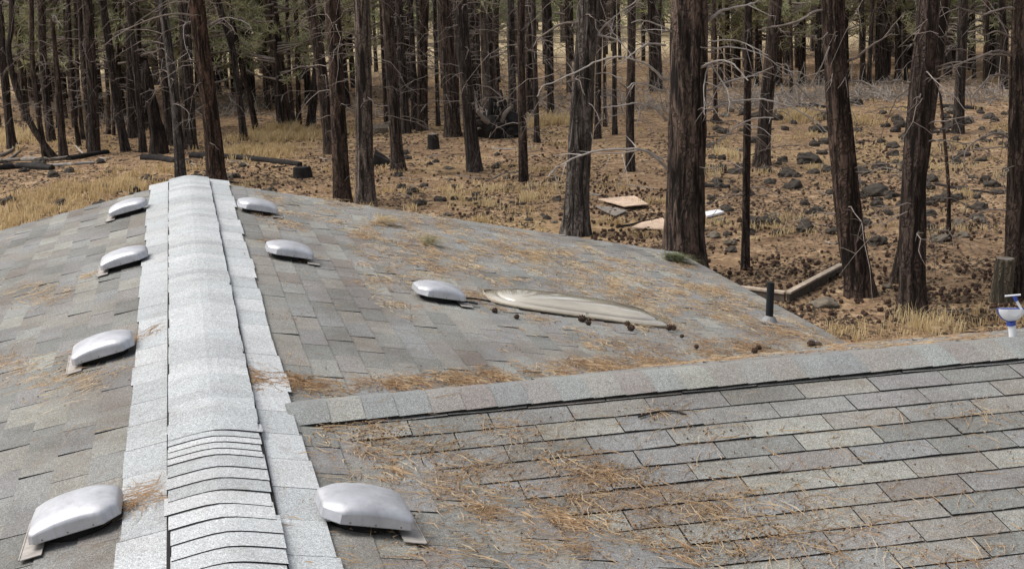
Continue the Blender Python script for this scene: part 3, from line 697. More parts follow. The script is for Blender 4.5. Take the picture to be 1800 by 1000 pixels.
for ti, (pts, wpx, mat, lab, flag) in enumerate(LT):
    G = gat(*pts[0]); depth = (G-CAM)@FW; pm_ = FPX/depth; r0 = wpx/2/pm_*.93
    snag = flag == 2
    P = np.array([vplane(x, y, G) for x, y in pts]); P[0] -= (0, 0, .15)
    if not snag:
        hd = P[-1]-P[-2]; hd /= np.linalg.norm(hd); top = P[-1]; H = random.uniform(15, 20)
        ex = []
        for q in (2.5, 5.5, 9, 12.5):
            if top[2]+q-G[2] > H: break
            d3 = hd*np.array([.6, .6, 1]); ex.append(top+np.array([d3[0]*q*.8, d3[1]*q*.8, q]))
        P = np.vstack([P, ex])
    else: H = P[-1][2]-G[2]
    # gentle depth wander so that no trunk lies in one plane
    Q = bez(P, 9 if wpx > 25 else 6)
    if wpx > 25:   # finer rings in the lower part
        Q = np.array([Q[0]+0*Q[0]]+[q for q in bez(Q, 2)][1:])
    hgt = Q[:, 2]-G[2]; rad = r0*(1-.62*np.clip(hgt/(H+1), 0, 1))*(1+.28*np.exp(-np.clip(hgt, 0, 50)/.35))
    tree = tag(empty('pine_tree', G), lab, 'tree', 'pines standing around the house')
    seg = 56 if wpx > 40 else 36 if wpx > 22 else 18
    if wpx > 22:
        zz2 = np.linspace(0, 1, 150 if wpx > 40 else 90)**1.3; cum = np.r_[0, np.cumsum(np.linalg.norm(np.diff(Q, axis=0), axis=1))]; ss = zz2*cum[-1]
        Q2 = np.stack([np.interp(ss, cum, Q[:, k]) for k in range(3)], 1); rad = np.interp(ss, cum, rad); Q = Q2
    tm = trunk_mesh(Q-G, rad, seg, mat, .10 if wpx > 40 else .07, ti)
    link('trunk', tm, tree)
    if not snag:
        mid = Q[np.argmin(abs(hgt-6.5))] if wpx <= 22 else Q[np.argmin(abs(Q[:, 2]-G[2]-6.5))]
        cz = random.uniform(3.0, 5.0) if (pts[0][1] < 285 and pts[0][0] < 640) else random.uniform(2.8, 5.0) if pts[0][1] < 260 else random.uniform(6.2, 7.2)
        cr = link('crown', random.choice(tall if wpx > 30 else thin), tree); sc = random.uniform(.8, 1.15)*(1.1 if wpx > 30 else .9)
        cr.location = (mid[0]-G[0], mid[1]-G[1], cz); cr.rotation_euler = (0, 0, random.uniform(0, 6.28)); cr.scale = (sc, sc, (H-cz+1.2)/10)
        tw = link('dead_twigs', random.choice(TW), tree); tw.rotation_euler = (0, 0, random.uniform(0, 6.28)); tw.location = ((mid-G)[0]*.5, (mid-G)[1]*.5, 0); tw['kind'] = 'stuff'
    trees[ti] = (tree, G)
def find(s):
    for i, L in enumerate(LT):
        if s in L[3]: return trees[i]
big_, Gb = find('biggest pine')
for pts, r0, dof in [
 ([(1168,142),(1150,128),(1120,114),(1075,106),(1040,113),(1000,135),(965,152),(945,160),(936,178)], .022, .6),
 ([(1166,160),(1140,149),(1115,146),(1097,156)], .018, .4),
 ([(1172,212),(1150,192),(1125,182),(1090,185),(1057,190)], .022, .5),
 ([(1178,302),(1150,270),(1130,259),(1090,257),(1045,260),(1010,272),(985,286),(968,302)], .026, .6),
 ([(1168,282),(1130,262),(1090,266),(1045,265),(1016,263)], .017, .2),
 ([(1170,80),(1140,75),(1125,78),(1105,90),(1088,103)], .020, .4), ([(1140,76),(1138,64),(1128,59)], .010, .4),
 ([(1215,142),(1222,122),(1240,105),(1262,97),(1285,104),(1305,124)], .024, .7),
 ([(1250,108),(1238,130),(1233,160),(1232,192)], .014, .6), ([(1248,112),(1262,130),(1273,150),(1275,172),(1269,197)], .016, .6),
 ([(1233,100),(1234,84),(1245,74),(1270,70),(1295,73),(1320,85),(1342,99)], .017, .5),
 ([(1242,92),(1265,84),(1300,85),(1335,97),(1362,114),(1386,126)], .016, .4),
 ([(1236,163),(1270,147),(1315,132),(1355,116)], .019, .3),
 ([(1241,197),(1275,180),(1310,171),(1350,171),(1390,184),(1425,203),(1452,226)], .020, .5),
 ([(1236,262),(1270,241),(1295,219),(1325,203),(1350,199)], .022, .5), ([(1300,216),(1330,222),(1352,240)], .009, .5),
 ([(1190,60),(1160,45),(1130,35),(1105,38)], .018, .3), ([(1240,40),(1270,20),(1310,8),(1350,-10)], .03, .2)]:
    limb(big_, Gb, pts, r0, M_PALE, doff=dof)
t_, G_ = find('large grey furrowed')
for pts, r0 in [([(1042,62),(1060,63),(1080,68),(1098,84),(1112,104)], .022), ([(1050,62),(1065,42),(1085,24),(1108,4),(1118,-8)], .022), ([(1066,40),(1075,55),(1066,62)], .010),
                ([(1080,28),(1074,45),(1068,60)], .010), ([(1018,40),(990,40),(965,52),(945,66),(935,80)], .026), ([(1040,130),(1068,128),(1085,135),(1100,140)], .014)]:
    limb(t_, G_, pts, r0, M_PALE if r0 < .025 else M_TWIG, doff=.3)
t_, G_ = find('large red barked')
for pts, r0, m_ in [([(350,30),(320,26),(285,30),(240,48),(205,68),(188,80)], .032, M_TWIG), ([(345,4),(318,5),(295,10),(268,24),(240,46)], .024, M_TWIG),
    ([(352,46),(338,40),(326,42),(322,52),(326,76),(334,94),(339,104)], .020, M_PALE), ([(364,46),(380,36),(402,31),(425,34),(442,42),(449,56)], .022, M_PALE),
    ([(392,33),(404,44),(413,54),(418,62)], .012, M_PALE), ([(366,54),(382,44),(398,33)], .012, M_PALE), ([(352,40),(320,46),(295,55),(280,70)], .014, M_TWIG), ([(350,60),(352,72),(335,63),(322,60)], .010, M_PALE)]:
    limb(t_, G_, pts, r0, m_, doff=.3)
t_, G_ = find('stout red brown')
for pts, r0 in [([(1480,60),(1460,80),(1440,120),(1420,152)], .016), ([(1485,110),(1505,100),(1520,80),(1545,60),(1575,20)], .022), ([(1478,90),(1462,125),(1455,140),(1440,155)], .012), ([(1492,120),(1478,140),(1466,148)], .012),
                ([(1462,20),(1430,20),(1395,35),(1350,45),(1325,48)], .026), ([(1470,40),(1450,60),(1425,70),(1400,60)], .014)]:
    limb(t_, G_, pts, r0, M_TWIG, doff=.4)
t_, G_ = find('cut by the right photo edge')
for pts, r0 in [([(1785,104),(1765,92),(1745,91),(1720,100),(1690,106),(1640,120)], .022), ([(1780,138),(1760,133),(1735,137),(1712,158),(1696,178)], .020),
                ([(1776,243),(1752,233),(1725,235),(1700,245),(1685,262),(1683,292),(1700,312)], .018), ([(1782,70),(1750,55),(1720,60),(1695,50)], .016), ([(1790,20),(1760,15),(1710,25),(1665,14)], .022)]:
    limb(t_, G_, pts, r0, M_TWIG, doff=.4)
t_, G_ = find('front trunk of the crossing')
for pts, r0 in [([(1607,72),(1615,48),(1622,30)], .014), ([(1600,145),(1580,143),(1550,148),(1535,152)], .014), ([(1640,120),(1665,108),(1700,107)], .016), ([(1606,60),(1620,57),(1640,62)], .01)]:
    limb(t_, G_, pts, r0, M_TWIG, doff=.3)
t_, G_ = find('snapped top')
limb(t_, G_, [(92, 36), (95, 27), (100, 38), (102, 52)], .035, M_PALE)

# charred hollow snag
G = gat(278, 270); sn = tag(empty('dead_snag', G), 'broken charred snag with hollow pale lower trunk', 'dead tree')
P = np.array([vplane(x, y, G) for x, y in ((280, 274), (277, 240), (270, 200), (262, 160), (257, 128), (256, 106))])
link('trunk', trunk_mesh(bez(P, 8)-G, np.interp(np.linspace(0, 1, 41), [0, .25, .5, .8, 1], np.array([.27, .20, .17, .14, .03])), 24, M_BARKD, .16, 77), sn)
# distant pines: shared trunks
far_tr = []
for k in range(5):
    P = np.array([(0, 0, -.3), (random.uniform(-.15, .15), 0, 3), (random.uniform(-.5, .5), random.uniform(-.3, .3), 7), (random.uniform(-.7, .7), 0, 16)])
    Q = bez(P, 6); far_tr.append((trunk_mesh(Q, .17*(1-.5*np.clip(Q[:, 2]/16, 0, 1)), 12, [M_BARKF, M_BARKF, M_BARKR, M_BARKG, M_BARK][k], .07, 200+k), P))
random.seed(17); n_far = 0
while n_far < 190:
    px = random.uniform(-120, 1920); dd = random.uniform(54, 84) if random.random() < .62 else random.uniform(84, 128)
    if 990 < px < 1700 and dd < 60: continue
    if px < 640 and (random.random() < .6 or dd < 66): continue
    if dd > 70 and (1480 < px < 1512 or 1705 < px < 1735 or 848 < px < 862 or 880 < px < 898) : continue
    d = ray(px, 100); d = d/(d@FW)*dd; x, y = CAM[0]+d[0], CAM[1]+d[1]; G = np.array([x, y, float(ground_h(x, y))])
    tr = tag(empty('pine_tree', G, random.uniform(0, 6.28)), 'slim dark pine deep in the forest background', 'tree', 'distant pines deep in the forest')
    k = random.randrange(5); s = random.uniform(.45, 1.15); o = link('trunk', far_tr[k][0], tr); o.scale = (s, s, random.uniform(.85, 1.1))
    c_ = link('crown', random.choice(thin), tr); q = random.uniform(.75, 1.1); c_.scale = (q, q, random.uniform(1.0, 1.35)); c_.location = (0, 0, random.uniform(1.4, 5.0)); c_.rotation_euler = (0, 0, random.uniform(0, 6.28))
    w_ = link('dead_twigs', random.choice(TWF), tr); w_.rotation_euler = (0, 0, random.uniform(0, 6.28)); w_['kind'] = 'stuff'
    n_far += 1
# young pines with low green crowns
random.seed(29)
YP = [(random.uniform(-20, 640), random.uniform(58, 80)) for k in range(22)]+[(k*38+random.uniform(-20, 20), random.uniform(50, 62)) for k in range(17)]+[(k*45+1240+random.uniform(-20, 20), random.uniform(60, 75)) for k in range(13)]+[(random.uniform(-100,620),random.uniform(54,100)) for _ in range(44)]+[(random.uniform(1240,1900),random.uniform(56,110)) for _ in range(24)]+[(30,62),(60,80),(110,66),(150,84),(205,70),(250,60),(262,90),(300,72),(395,70),(440,62),(455,88),(530,74),(560,66),(610,92),(660,80),(720,90),(1000,74),(1150,78),(1280,62),(1390,56),(1400,80),(1440,60),(1465,74),(1540,90),(1560,66),(1570,96),(1640,70),(1690,58),(1700,84),(1745,62),(1770,78),(-30,70),(-80,60),(1830,66),(1880,58),(350,58),(210,96),(500,96),(1330,90),(1220,70)]
young_tr = trunk_mesh(bez([(0, 0, -.2), (0.03, 0, 1.5), (-.04, 0, 3.5), (0, 0, 5.6)], 6), np.linspace(.085, .02, 19), 8, M_BARK, .05, 300)
for yi, (px, dd) in enumerate(YP):
    d = ray(px, 100); d = d/(d@FW)*dd; x, y = CAM[0]+d[0], CAM[1]+d[1]; G = np.array([x, y, float(ground_h(x, y))])
    tr = tag(empty('young_pine', G, random.uniform(0, 6.28)), 'young green pine with low crown among distant trunks', 'young pine', 'young pines with low crowns')
    s = random.uniform(.9, 1.7)*(1.25 if yi < 30 else 1); link('trunk', young_tr, tr).scale = (s, s, s)
    c_ = link('crown', random.choice(young), tr); c_.scale = (s, s, s); c_.location = (0, 0, random.uniform(1.9, 3.0) if yi < 30 else random.uniform(1.2, 2.3)); c_.rotation_euler = (0, 0, random.uniform(0, 6.28))
# far wood that closes the view
def far_wood():
    rng = np.random.default_rng(91); cen = []; tn = []; mb = MB()
    for k in range(760):
        a = rng.uniform(-.55, 1.0); rr = rng.uniform(118 if a < .12 else 104, 235); x, y = rr*math.sin(a), rr*math.cos(a)
        qx = proj((x, y, GZ+1))[0]
        if rr < 175 and (1482 < qx < 1512 or 1535 < qx < 1541 or 1585 < qx < 1597 or 1700 < qx < 1732 or 1748 < qx < 1758 or 880 < qx < 896 or 828 < qx < 836): continue
        z0 = float(ground_h(x, y)); H = rng.uniform(9, 18); tb_ = rng.uniform(.1, .7)
        mb.tube([(x, y, z0-.3), (x, y, z0+H*.6)], [.22, .12], 6, 1, False)
        n = 120; f = rng.uniform(0.02, 1, n)**1.1; r_ = (1-f)*3.0*rng.uniform(.3, 1, n)+.2; an = rng.uniform(0, 6.28, n)
        cen.append(np.stack([x+r_*np.cos(an), y+r_*np.sin(an), z0+.8+f*H], 1)); tn.append(np.clip(tb_+rng.uniform(-.2, .3, n), 0, 1))
    cen = np.concatenate(cen); V, F, T = tufts(cen, rng.uniform(.7, 1.3, len(cen))*.8, 6, rng, .20, tone0=np.concatenate(tn))
    BV = np.concatenate(mb.V); n0 = len(V)
    return mesh('far_wood', np.vstack([V, BV]), F.tolist()+[[i+n0 for i in f] for f in mb.F], [M_LEAF_LIT, M_BARKF], [0]*len(F)+mb.m, attrs={'tone': np.concatenate([T, np.zeros(len(mb.F))])})
tag(link('far_wood', far_wood()), 'distant pine wood closing the view behind the meadow', None, kind='stuff')

# ------------------------------------------------------------------ rocks, logs, stumps, boards
def rock_mesh(seed, mat, flat=.6):
    import bmesh
    bm = bmesh.new(); bmesh.ops.create_icosphere(bm, subdivisions=3, radius=1); V = np.array([v.co[:] for v in bm.verts]); F = [[v.index for v in f.verts] for f in bm.faces]; bm.free()
    d = 1+.38*vnoise(V*1.3+seed*5.1, seed)+.20*vnoise(V*3.1+seed, seed+2)+.09*vnoise(V*7+seed, seed+4)
    V = V*d[:, None]*np.array([1, .85, flat]); return mesh('rock', V, F, mat, smooth=False)
RK = [rock_mesh(k, M_ROCK, random.uniform(.5, .8)) for k in range(7)]; RKM = [rock_mesh(20+k, M_MOSSR, .55) for k in range(3)]
def rock(px, py, wpx, lab=None, mats=RK, name='lava_rock', cat='rock', group='dark lava rocks on the forest floor'):
    G = gat(px, py); s = wpx/2/(FPX/((G-CAM)@FW))
    o = link(name, random.choice(mats)); o.location = G+np.array([0, 0, s*.18]); o.rotation_euler = (random.uniform(-.2, .2), random.uniform(-.2, .2), random.uniform(0, 6.28)); o.scale = (s, s, s*random.uniform(.8, 1.15))
    return tag(o, lab or 'small dark lava rock lying on the needle litter', cat, group)
random.seed(43)
for a in [(1421,286,46,'largest dark lava boulder, behind between the leaning and red brown pines'),(1385,310,34,'rounded dark boulder left of the largest boulder'),(1346,303,24,'small boulder at the foot of the right leaning pine'),
          (1394,331,38,'flat dark boulder in front of the two rounded boulders'),(1502,184,28,'black boulder just right of the stout red brown pine, far back'),(1543,341,52,'long low dark rock between the red brown pine and crossing pair'),
          (1278,370,26,'dark domed rock beside the white scrap board'),(1285,443,24,'flat grey rock left of the thin reddish pine foot'),(1414,360,20,'small round rock below the flat dark boulder'),
          (734,360,24,'dark lump nearest the grey trunk of the close pair'),(775,354,22,'dark round lump right of the cluster near the close pair'),(725,338,22,'uppermost lump of the cluster near the close pair'),(745,328,16,'smallest lump at the top of the cluster near close pair'),
          (705,330,18,'lump at the left of the cluster near the close pair'),(1515,305,30,'boulder tucked against the right side of red brown pine')]: rock(*a[:3], a[3])
rock(1452, 538, 46, 'dusty brown boulder half buried below the timber edging', RKM, 'boulder', 'boulder', None) if True else None
rock(1560, 505, 20, 'brown clod by the foot of the crossing pair', RKM, 'boulder', 'boulder', None)
cnt = 0
while cnt < 299:
    if random.random() < .68: px, py, w0 = random.uniform(1245, 1790), random.uniform(190, 430), random.uniform(8, 26)
    elif random.random() < .5: px, py, w0 = random.uniform(0, 560), random.uniform(285, 385), random.uniform(8, 24)
    else: px, py, w0 = random.uniform(640, 1000), random.uniform(270, 400), random.uniform(6, 16)
    if random.random() < (py-190)/420: continue
    rock(px, py, w0*(.6+py/520), mats=RK+RKM[:1]); cnt += 1
def logo(name, pts, wpx, mat, lab, lift=.5, tag_=('log', None), branches=0):
    """a fallen log or stick lying on the ground along picture points"""
    P = np.array([gat(*p_) for p_ in pts]); G = P[0].copy(); r_ = wpx/2/(FPX/((P.mean(0)-CAM)@FW)); P[:, 2] += r_*lift
    Q = bez(P, 6); o = tag(empty(name, G), lab, tag_[0], tag_[1])
    if r_ > .05: me = trunk_mesh(Q-G, np.linspace(r_, r_*.75, len(Q)), 14, mat, .16, len(bpy.data.objects) % 50)
    else:
        mb = MB(); mb.tube(Q-G, np.linspace(r_, r_*.5, len(Q)), 7); me = mb.me('stick', mat)
    if r_ > .05:
        for e_ in (0, -1):
            mb = MB(); Tn = Q[1]-Q[0] if e_ == 0 else Q[-1]-Q[-2]; Tn /= np.linalg.norm(Tn); mb.tube([Q[e_]-G-Tn*.02, Q[e_]-G+Tn*.02], [r_*.9*(1 if e_ == 0 else .72)]*2, 14); link('cut_end', mb.me('cut_end', M_GWOOD if mat != M_CHAR else M_CHAR), o)
    link('stem', me, o); return o
L_ = 'log'
logo('fallen_log', [(336,276),(400,279),(460,284),(528,292)], 11, M_CHAR, 'long charred log lying behind the red barked pine')
logo('fallen_log', [(250,281),(280,282),(308,286)], 12, M_CHAR, 'short charred log left of the grey slanting pine foot')
logo('fallen_log', [(0,299),(45,296),(92,299)], 14, M_CHAR, 'dark log at the lower left of the log tangle')
logo('fallen_log', [(0,287),(40,283),(90,283),(130,278)], 9, M_GWOOD, 'grey log along the top of the left log tangle')
logo('fallen_log', [(84,294),(125,291),(166,288)], 7, M_PALE, 'pale bleached branch at the right of the log tangle')
logo('fallen_log', [(122,282),(155,276),(190,270)], 10, M_CHAR, 'dark log at the foot of the straight dark pine')
logo('fallen_branch', [(0,276),(14,270),(26,262)], 6, M_GWOOD, 'forked grey limb at the far left of the tangle', tag_=('branch', None))
logo('fallen_branch', [(14,282),(28,272),(36,266)], 5, M_GWOOD, 'grey limb sticking up beside the far left pine', tag_=('branch', None))
logo('fallen_branch', [(133,258),(141,266),(149,274)], 4, M_PALE, 'short pale branch below the very thin reddish pine', tag_=('branch', None))
logo('fallen_branch', [(256,316),(300,320),(342,322)], 6, M_CHAR, 'dark stick just above the left end of ridge peak', tag_=('branch', None))
logo('fallen_branch', [(400,322),(425,324),(445,328)], 5, M_CHAR, 'dark stick just right of the ridge peak', tag_=('branch', None))
logo('fallen_log', [(1196,328),(1240,329),(1281,331)], 9, M_CHAR, 'black log crossing behind the biggest pine')
logo('fallen_branch', [(1085,325),(1120,329),(1155,334)], 4, M_GWOOD, 'long grey stick above the plywood sheets', tag_=('branch', None))
logo('fallen_branch', [(1038,342),(1062,347),(1088,354)], 5, M_GWOOD, 'grey stick touching the top plywood sheet', tag_=('branch', None))
logo('fallen_branch', [(1085,400),(1110,396),(1135,389),(1170,384)], 5, M_CHAR, 'dark crooked stick between the two lots of boards', tag_=('branch', None))
logo('fallen_branch', [(865,262),(905,263),(948,261)], 3, M_PALE, 'thin pale stick in front of the charred root mass', tag_=('branch', None))
logo('fallen_branch', [(866,315),(885,306),(912,303)], 3, M_GWOOD, 'crooked stick left of the slim straight pine foot', tag_=('branch', None))
logo('fallen_log', [(1645,325),(1700,335),(1745,340)], 6, M_CHAR, 'dark log right of the crossing pair of trunks')
logo('fallen_log', [(1655,190),(1690,191),(1725,194)], 9, M_CHAR, 'far dark log behind the pine standing alone')
logo('fallen_log', [(1400,188),(1430,188),(1450,190)], 8, M_CHAR, 'far dark log left behind the red brown pine')
logo('fallen_branch', [(1655,548),(1705,547),(1752,543)], 3, M_GWOOD, 'thin stick left of the blue rimmed white bowl', tag_=('branch', None))
logo('fallen_branch', [(400,283),(425,285),(440,292)], 3, M_GWOOD, 'thin stick over the charred log', tag_=('branch', None))
logo('fallen_branch', [(385,234),(405,233),(428,231)], 3, M_GWOOD, 'thin pole lying behind the leaning pair', tag_=('branch', None))
random.seed(52)
for k in range(46):
    px, py = random.choice([(random.uniform(0, 560), random.uniform(255, 350)), (random.uniform(650, 1000), random.uniform(240, 380)), (random.uniform(1250, 1780), random.uniform(200, 560))])
    L = random.uniform(20, 60); a = random.uniform(-.35, .35)
    logo('fallen_branch', [(px, py), (px+L*.5, py+L*.5*a+random.uniform(-3, 3)), (px+L, py+L*a*.6)], random.uniform(1.5, 3.2), random.choice([M_GWOOD, M_TWIG, M_PALE, M_CHAR]), 'small stick lying on the forest floor', tag_=('branch', 'small sticks scattered on the forest floor'))
def stump(px, py, wpx, hpx, mat, lab, name='tree_stump', cat='stump', lean=0, top=M_GWOOD):
    G = gat(px, py); q = FPX/((G-CAM)@FW); r_ = wpx/2/q; h_ = hpx/q
    o = tag(empty(name, G), lab, cat); P = np.array([(0, 0, -.1), (lean*.5*h_, 0, h_*.5), (lean*h_, 0, h_)]); Q = bez(P, 7)
    link('trunk', trunk_mesh(Q, np.full(len(Q), r_)*np.linspace(1.08, .95, len(Q)), 22, mat, .06, int(px)), o)
    mb = MB(); mb.tube([Q[-1]-(0, 0, .015), Q[-1]+(0, 0, .006)], [r_*.93, r_*.90], 20); link('cut_top', mb.me('cut_top', top), o)
    return o
stump(762, 262, 20, 26, M_CHAR, 'small dark cut stump between two stout pines', top=M_GWOOD)
stump(107, 225, 15, 28, M_BARKD, 'dark stump far left behind the curved leaning pine')
stump(1758, 530, 33, 76, bark('grey_post', (.17, .155, .12), (.05, .045, .035), sc=9, zs=.08), 'grey weathered round post in front of the right edge pine', 'post', 'post', lean=.10)
stump(531, 312, 30, 18, M_CHAR, 'short black cut block at the right end of charred log', top=M_CHAR)
G = gat(674, 290); wd = tag(empty('charred_wedge', G), 'black charred wedge of wood leaning at a pine foot', 'wood chunk')
mb = MB(); mb.add([(-.28, -.15, -.05), (.24, -.15, -.05), (.24, .2, -.05), (-.28, .2, -.05), (-.24, -.05, .30), (-.18, .15, .42), (.2, .1, .12), (.15, -.1, .10)], [[3, 2, 1, 0], [0, 1, 7, 4], [1, 2, 6, 7], [2, 3, 5, 6], [3, 0, 4, 5], [4, 7, 6, 5]]); link('chunk', mb.me('chunk', M_CHAR), wd)
# charred root mass of a fallen tree
G = gat(872, 243); rw = tag(empty('root_mass', G), 'charred upturned root mass of a fallen pine', 'uprooted stump'); sc_ = FPX/((G-CAM)@FW)
rk = rock_mesh(55, M_CHAR, .75); o = link('root_ball', rk, rw); o.scale = (.72, .55, .72); o.location = (0, .2, .30)
o = link('root_ball', rock_mesh(58, M_CHAR, .5), rw); o.scale = (.45, .4, .55); o.location = (.40, .0, .10)
random.seed(66)
for k in range(19):
    a = random.uniform(-.3, math.pi+.3); L = random.uniform(.6, 1.35); yy = random.uniform(-.35, .3); bx = math.cos(a); bz = max(-.05, math.sin(a))
    P = [(.15*bx, yy*.4, .35), (bx*L*.5+random.uniform(-.1, .1), yy, .35+bz*L*.5), (bx*L*.8, yy*1.3, .3+bz*L*.85), (bx*L*.85+random.uniform(-.2, .2), yy*1.5, .25+bz*L)]
    mb = MB(); Q = bez(P, 4); mb.tube(Q, np.linspace(random.uniform(.05, .11), .015, len(Q)), 7); link('root', mb.me('root', M_CHAR if random.random() < .72 else M_GWOOD), rw)
for (px, py, dx, w_) in ((862, 168, -.15, .12), (880, 158, .12, .14), (888, 175, .3, .10)):
    T_ = vplane(px, py, G)-G; mb = MB(); Q = bez([(dx, .1, .4), T_*np.array([1, 1, .6])+np.array([0, 0, .25]), T_], 4); mb.tube(Q, np.linspace(w_, .03, len(Q)), 7); link('root', mb.me('root', M_CHAR), rw)
def board(name, corners, th, mat, lab, cat='board', rise=.04):
    P = np.array([gat(*c_) for c_ in corners]); G = P.mean(0); o = tag(link(name, None), lab, cat) if False else None
    P = P-G; P[:, 2] += rise; lo = P.copy(); lo[:, 2] -= th; mb = MB(); n = len(P); ccw = sum(P[i][0]*P[(i+1) % n][1]-P[(i+1) % n][0]*P[i][1] for i in range(n)) > 0
    f = [list(range(n)), [n+i for i in range(n)][::-1]]+[[i, n+i, n+(i+1) % n, (i+1) % n] for i in range(n)]
    if not ccw: f = [q[::-1] for q in f]
    mb.add(np.vstack([P, lo]), f); o = link(name, mb.me(name, mat)); o.location = G; return tag(o, lab, cat)
board('plywood_sheet', [(1052,358),(1115,352),(1140,367),(1099,371)], .02, M_PLY, 'pinkish plywood sheet, upper one of the scrap boards', rise=.10)
board('plywood_sheet', [(1045,366),(1075,367),(1103,374),(1081,384)], .02, M_GWOOD, 'grey weathered board lying under the plywood sheet', rise=.05)
board('plywood_sheet', [(1128,396),(1165,388),(1180,402),(1165,408),(1110,405)], .02, M_PLY, 'tan scrap sheet left of the biggest pine foot', rise=.06)
board('white_board', [(1240,377),(1261,373),(1273,377),(1242,385)], .04, M_WHITE, 'white scrap board peeking out right of the biggest pine', rise=.06)
board('flat_stone', [(652,226),(688,226),(690,233),(650,235)], .15, M_MOSSR, 'pale flat slab far back behind the grey trunk', 'slab', rise=.15)
# timber edging: two boards on edge
M_EDGW = simple('shaded_board', (.085, .07, .055), .9, .2, .35, 9)  # shade painted into the side boards; cap boards take a sunlit tone
te = tag(empty('timber_edging', gat(1385, 522)), 'weathered timber edging boards meeting at a corner near the eave', 'edging'); G0 = np.array(te.location)
for (A, B, nm) in (((1385, 531), (1478, 478), 1), ((1383, 531), (1305, 524), 2)):
    a = gat(*A); b2 = gat(*B); a[2] = b2[2] = GZ; d_ = (b2-a)/np.linalg.norm(b2-a); n_ = np.array([-d_[1], d_[0], 0]); M3 = np.stack([d_, n_, [0, 0, 1]], 1)
    off = d_*.03 if nm == 2 else 0
    mb = MB(); mb.box((a+b2)/2-G0+off+np.array([0, 0, .04]), (np.linalg.norm(b2-a), .045, .15), 0, M3); link('board', mb.me('board', M_EDGW), te)
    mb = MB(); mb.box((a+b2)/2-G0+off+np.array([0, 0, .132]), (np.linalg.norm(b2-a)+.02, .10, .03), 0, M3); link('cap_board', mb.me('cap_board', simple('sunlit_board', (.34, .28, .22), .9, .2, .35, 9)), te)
# ------------------------------------------------------------------ pine cones
def cone_mesh(seed):
    rng = np.random.default_rng(seed); mb = MB(); n = 9
    prof = [(0, .015), (.012, .028), (.03, .036), (.05, .030), (.068, .016), (.078, .003)]; V = [(r_*math.cos(a), r_*math.sin(a), z) for z, r_ in prof for a in np.arange(7)/7*6.283]
    mb.add(V, [[i*7+j, i*7+(j+1) % 7, (i+1)*7+(j+1) % 7, (i+1)*7+j] for i in range(5) for j in range(7)]+[list(range(7))[::-1]])
    for k in range(26):
        z = .006+.066*k/26; r_ = np.interp(z, [p_[0] for p_ in prof], [p_[1] for p_ in prof]); a = k*2.4; d_ = np.array([math.cos(a), math.sin(a), 0]); s_ = np.array([-d_[1], d_[0], 0]); c_ = d_*r_*.8+np.array([0, 0, z])
        mb.add([c_-s_*.008, c_+s_*.008, c_+d_*.016+np.array([0, 0, .004])+s_*.006, c_+d_*.016+np.array([0, 0, .004])-s_*.006, c_+np.array([0, 0, .006])], [[0, 1, 2, 3], [3, 2, 4]])
    return mb.me('pine_cone', M_CONE)
CN = [cone_mesh(k) for k in range(3)]
def cone(P, s, lab, group=None, up=.03):
    o = link('pine_cone', random.choice(CN)); o.location = np.array(P)+np.array([0, 0, up*s]); o.rotation_euler = (random.uniform(1.1, 1.9), random.uniform(-.4, .4), random.uniform(0, 6.28)); o.scale = (s, s, s); return tag(o, lab, 'pine cone', group)
random.seed(77)
def cone_spot():
    q = random.random()
    if q < .66: return random.uniform(1245, 1795), 230+340*random.random()**.8
    if q < .80: return random.uniform(1040, 1165), random.uniform(300, 435)
    if q < .95: return random.uniform(650, 1000), random.uniform(250, 400)
    return random.uniform(400, 580), random.uniform(270, 345)
spots = []; clump = None
while len(spots) < 1500:
    px, py = cone_spot()
    if fbm(np.array([px*.012, py*.025, 0]), 4, 2) < random.uniform(-.7, .5): continue
    spots.append((px, py)); 
    if random.random() < .2: spots.append((px+random.gauss(0, 8), py+random.gauss(0, 4)))
spots = [s_ for s_ in spots if s_[1] < 585]
spots.sort(key=lambda s_: -s_[1])
CV = [np.array([v.co[:] for v in c_.vertices]) for c_ in CN]; CF = [[list(p_.vertices) for p_ in c_.polygons] for c_ in CN]
mb = MB()
for i, (px, py) in enumerate(spots):
    P = gat(px, py); s_ = random.uniform(.5, .95)
    if i < 290: cone(P, s_, 'dark pine cone lying on the forest floor', 'pine cones littering the forest floor')
    else:
        k = random.randrange(3); M3 = np.array((Matrix.Rotation(random.uniform(0, 6.28), 3, 'Z') @ Matrix.Rotation(random.uniform(1.1, 1.9), 3, 'X'))); mb.add((CV[k]*s_)@M3.T+P+np.array([0, 0, .03]), CF[k])
tag(link('pine_cones', mb.me('pine_cones', M_CONE)), 'pine cones farther back on the forest floor', None, kind='stuff')
for px, py, s_, lab in [(1020,561,1.3,'dark cone against the middle of the skylight'),(1028,557,1.0,'small cone on top beside the skylight middle cone'),(912,557,.9,'lone cone below the left part of the skylight'),(1106,571,1.0,'cone near the right end of the skylight'),
    (1113,580,1.3,'cone in litter just below the skylight right end'),(1172,579,1.2,'cone at the right tip of the skylight'),(1180,576,1.0,'cone right beside the skylight tip cone'),(1195,592,.8,'reddish cone right of the skylight tip'),
    (1328,613,1.1,'upper cone of the pair near the pipe, on litter'),(1331,620,1.1,'lower cone of the pair near the pipe'),(1420,606,1.5,'left cone of the dark clump at the eave end'),(1434,609,1.5,'right cone of the dark clump at the eave end'),(1222,610,.8,'lone small cone on litter between skylight and pipe'),
    (1038,570,1.0,'cone just below the skylight middle'),(868,545,1.0,'cone at the left tip of the skylight')]:
    cone(roof_pt(px, py, 'right', .02), s_*.45, lab, up=.010)

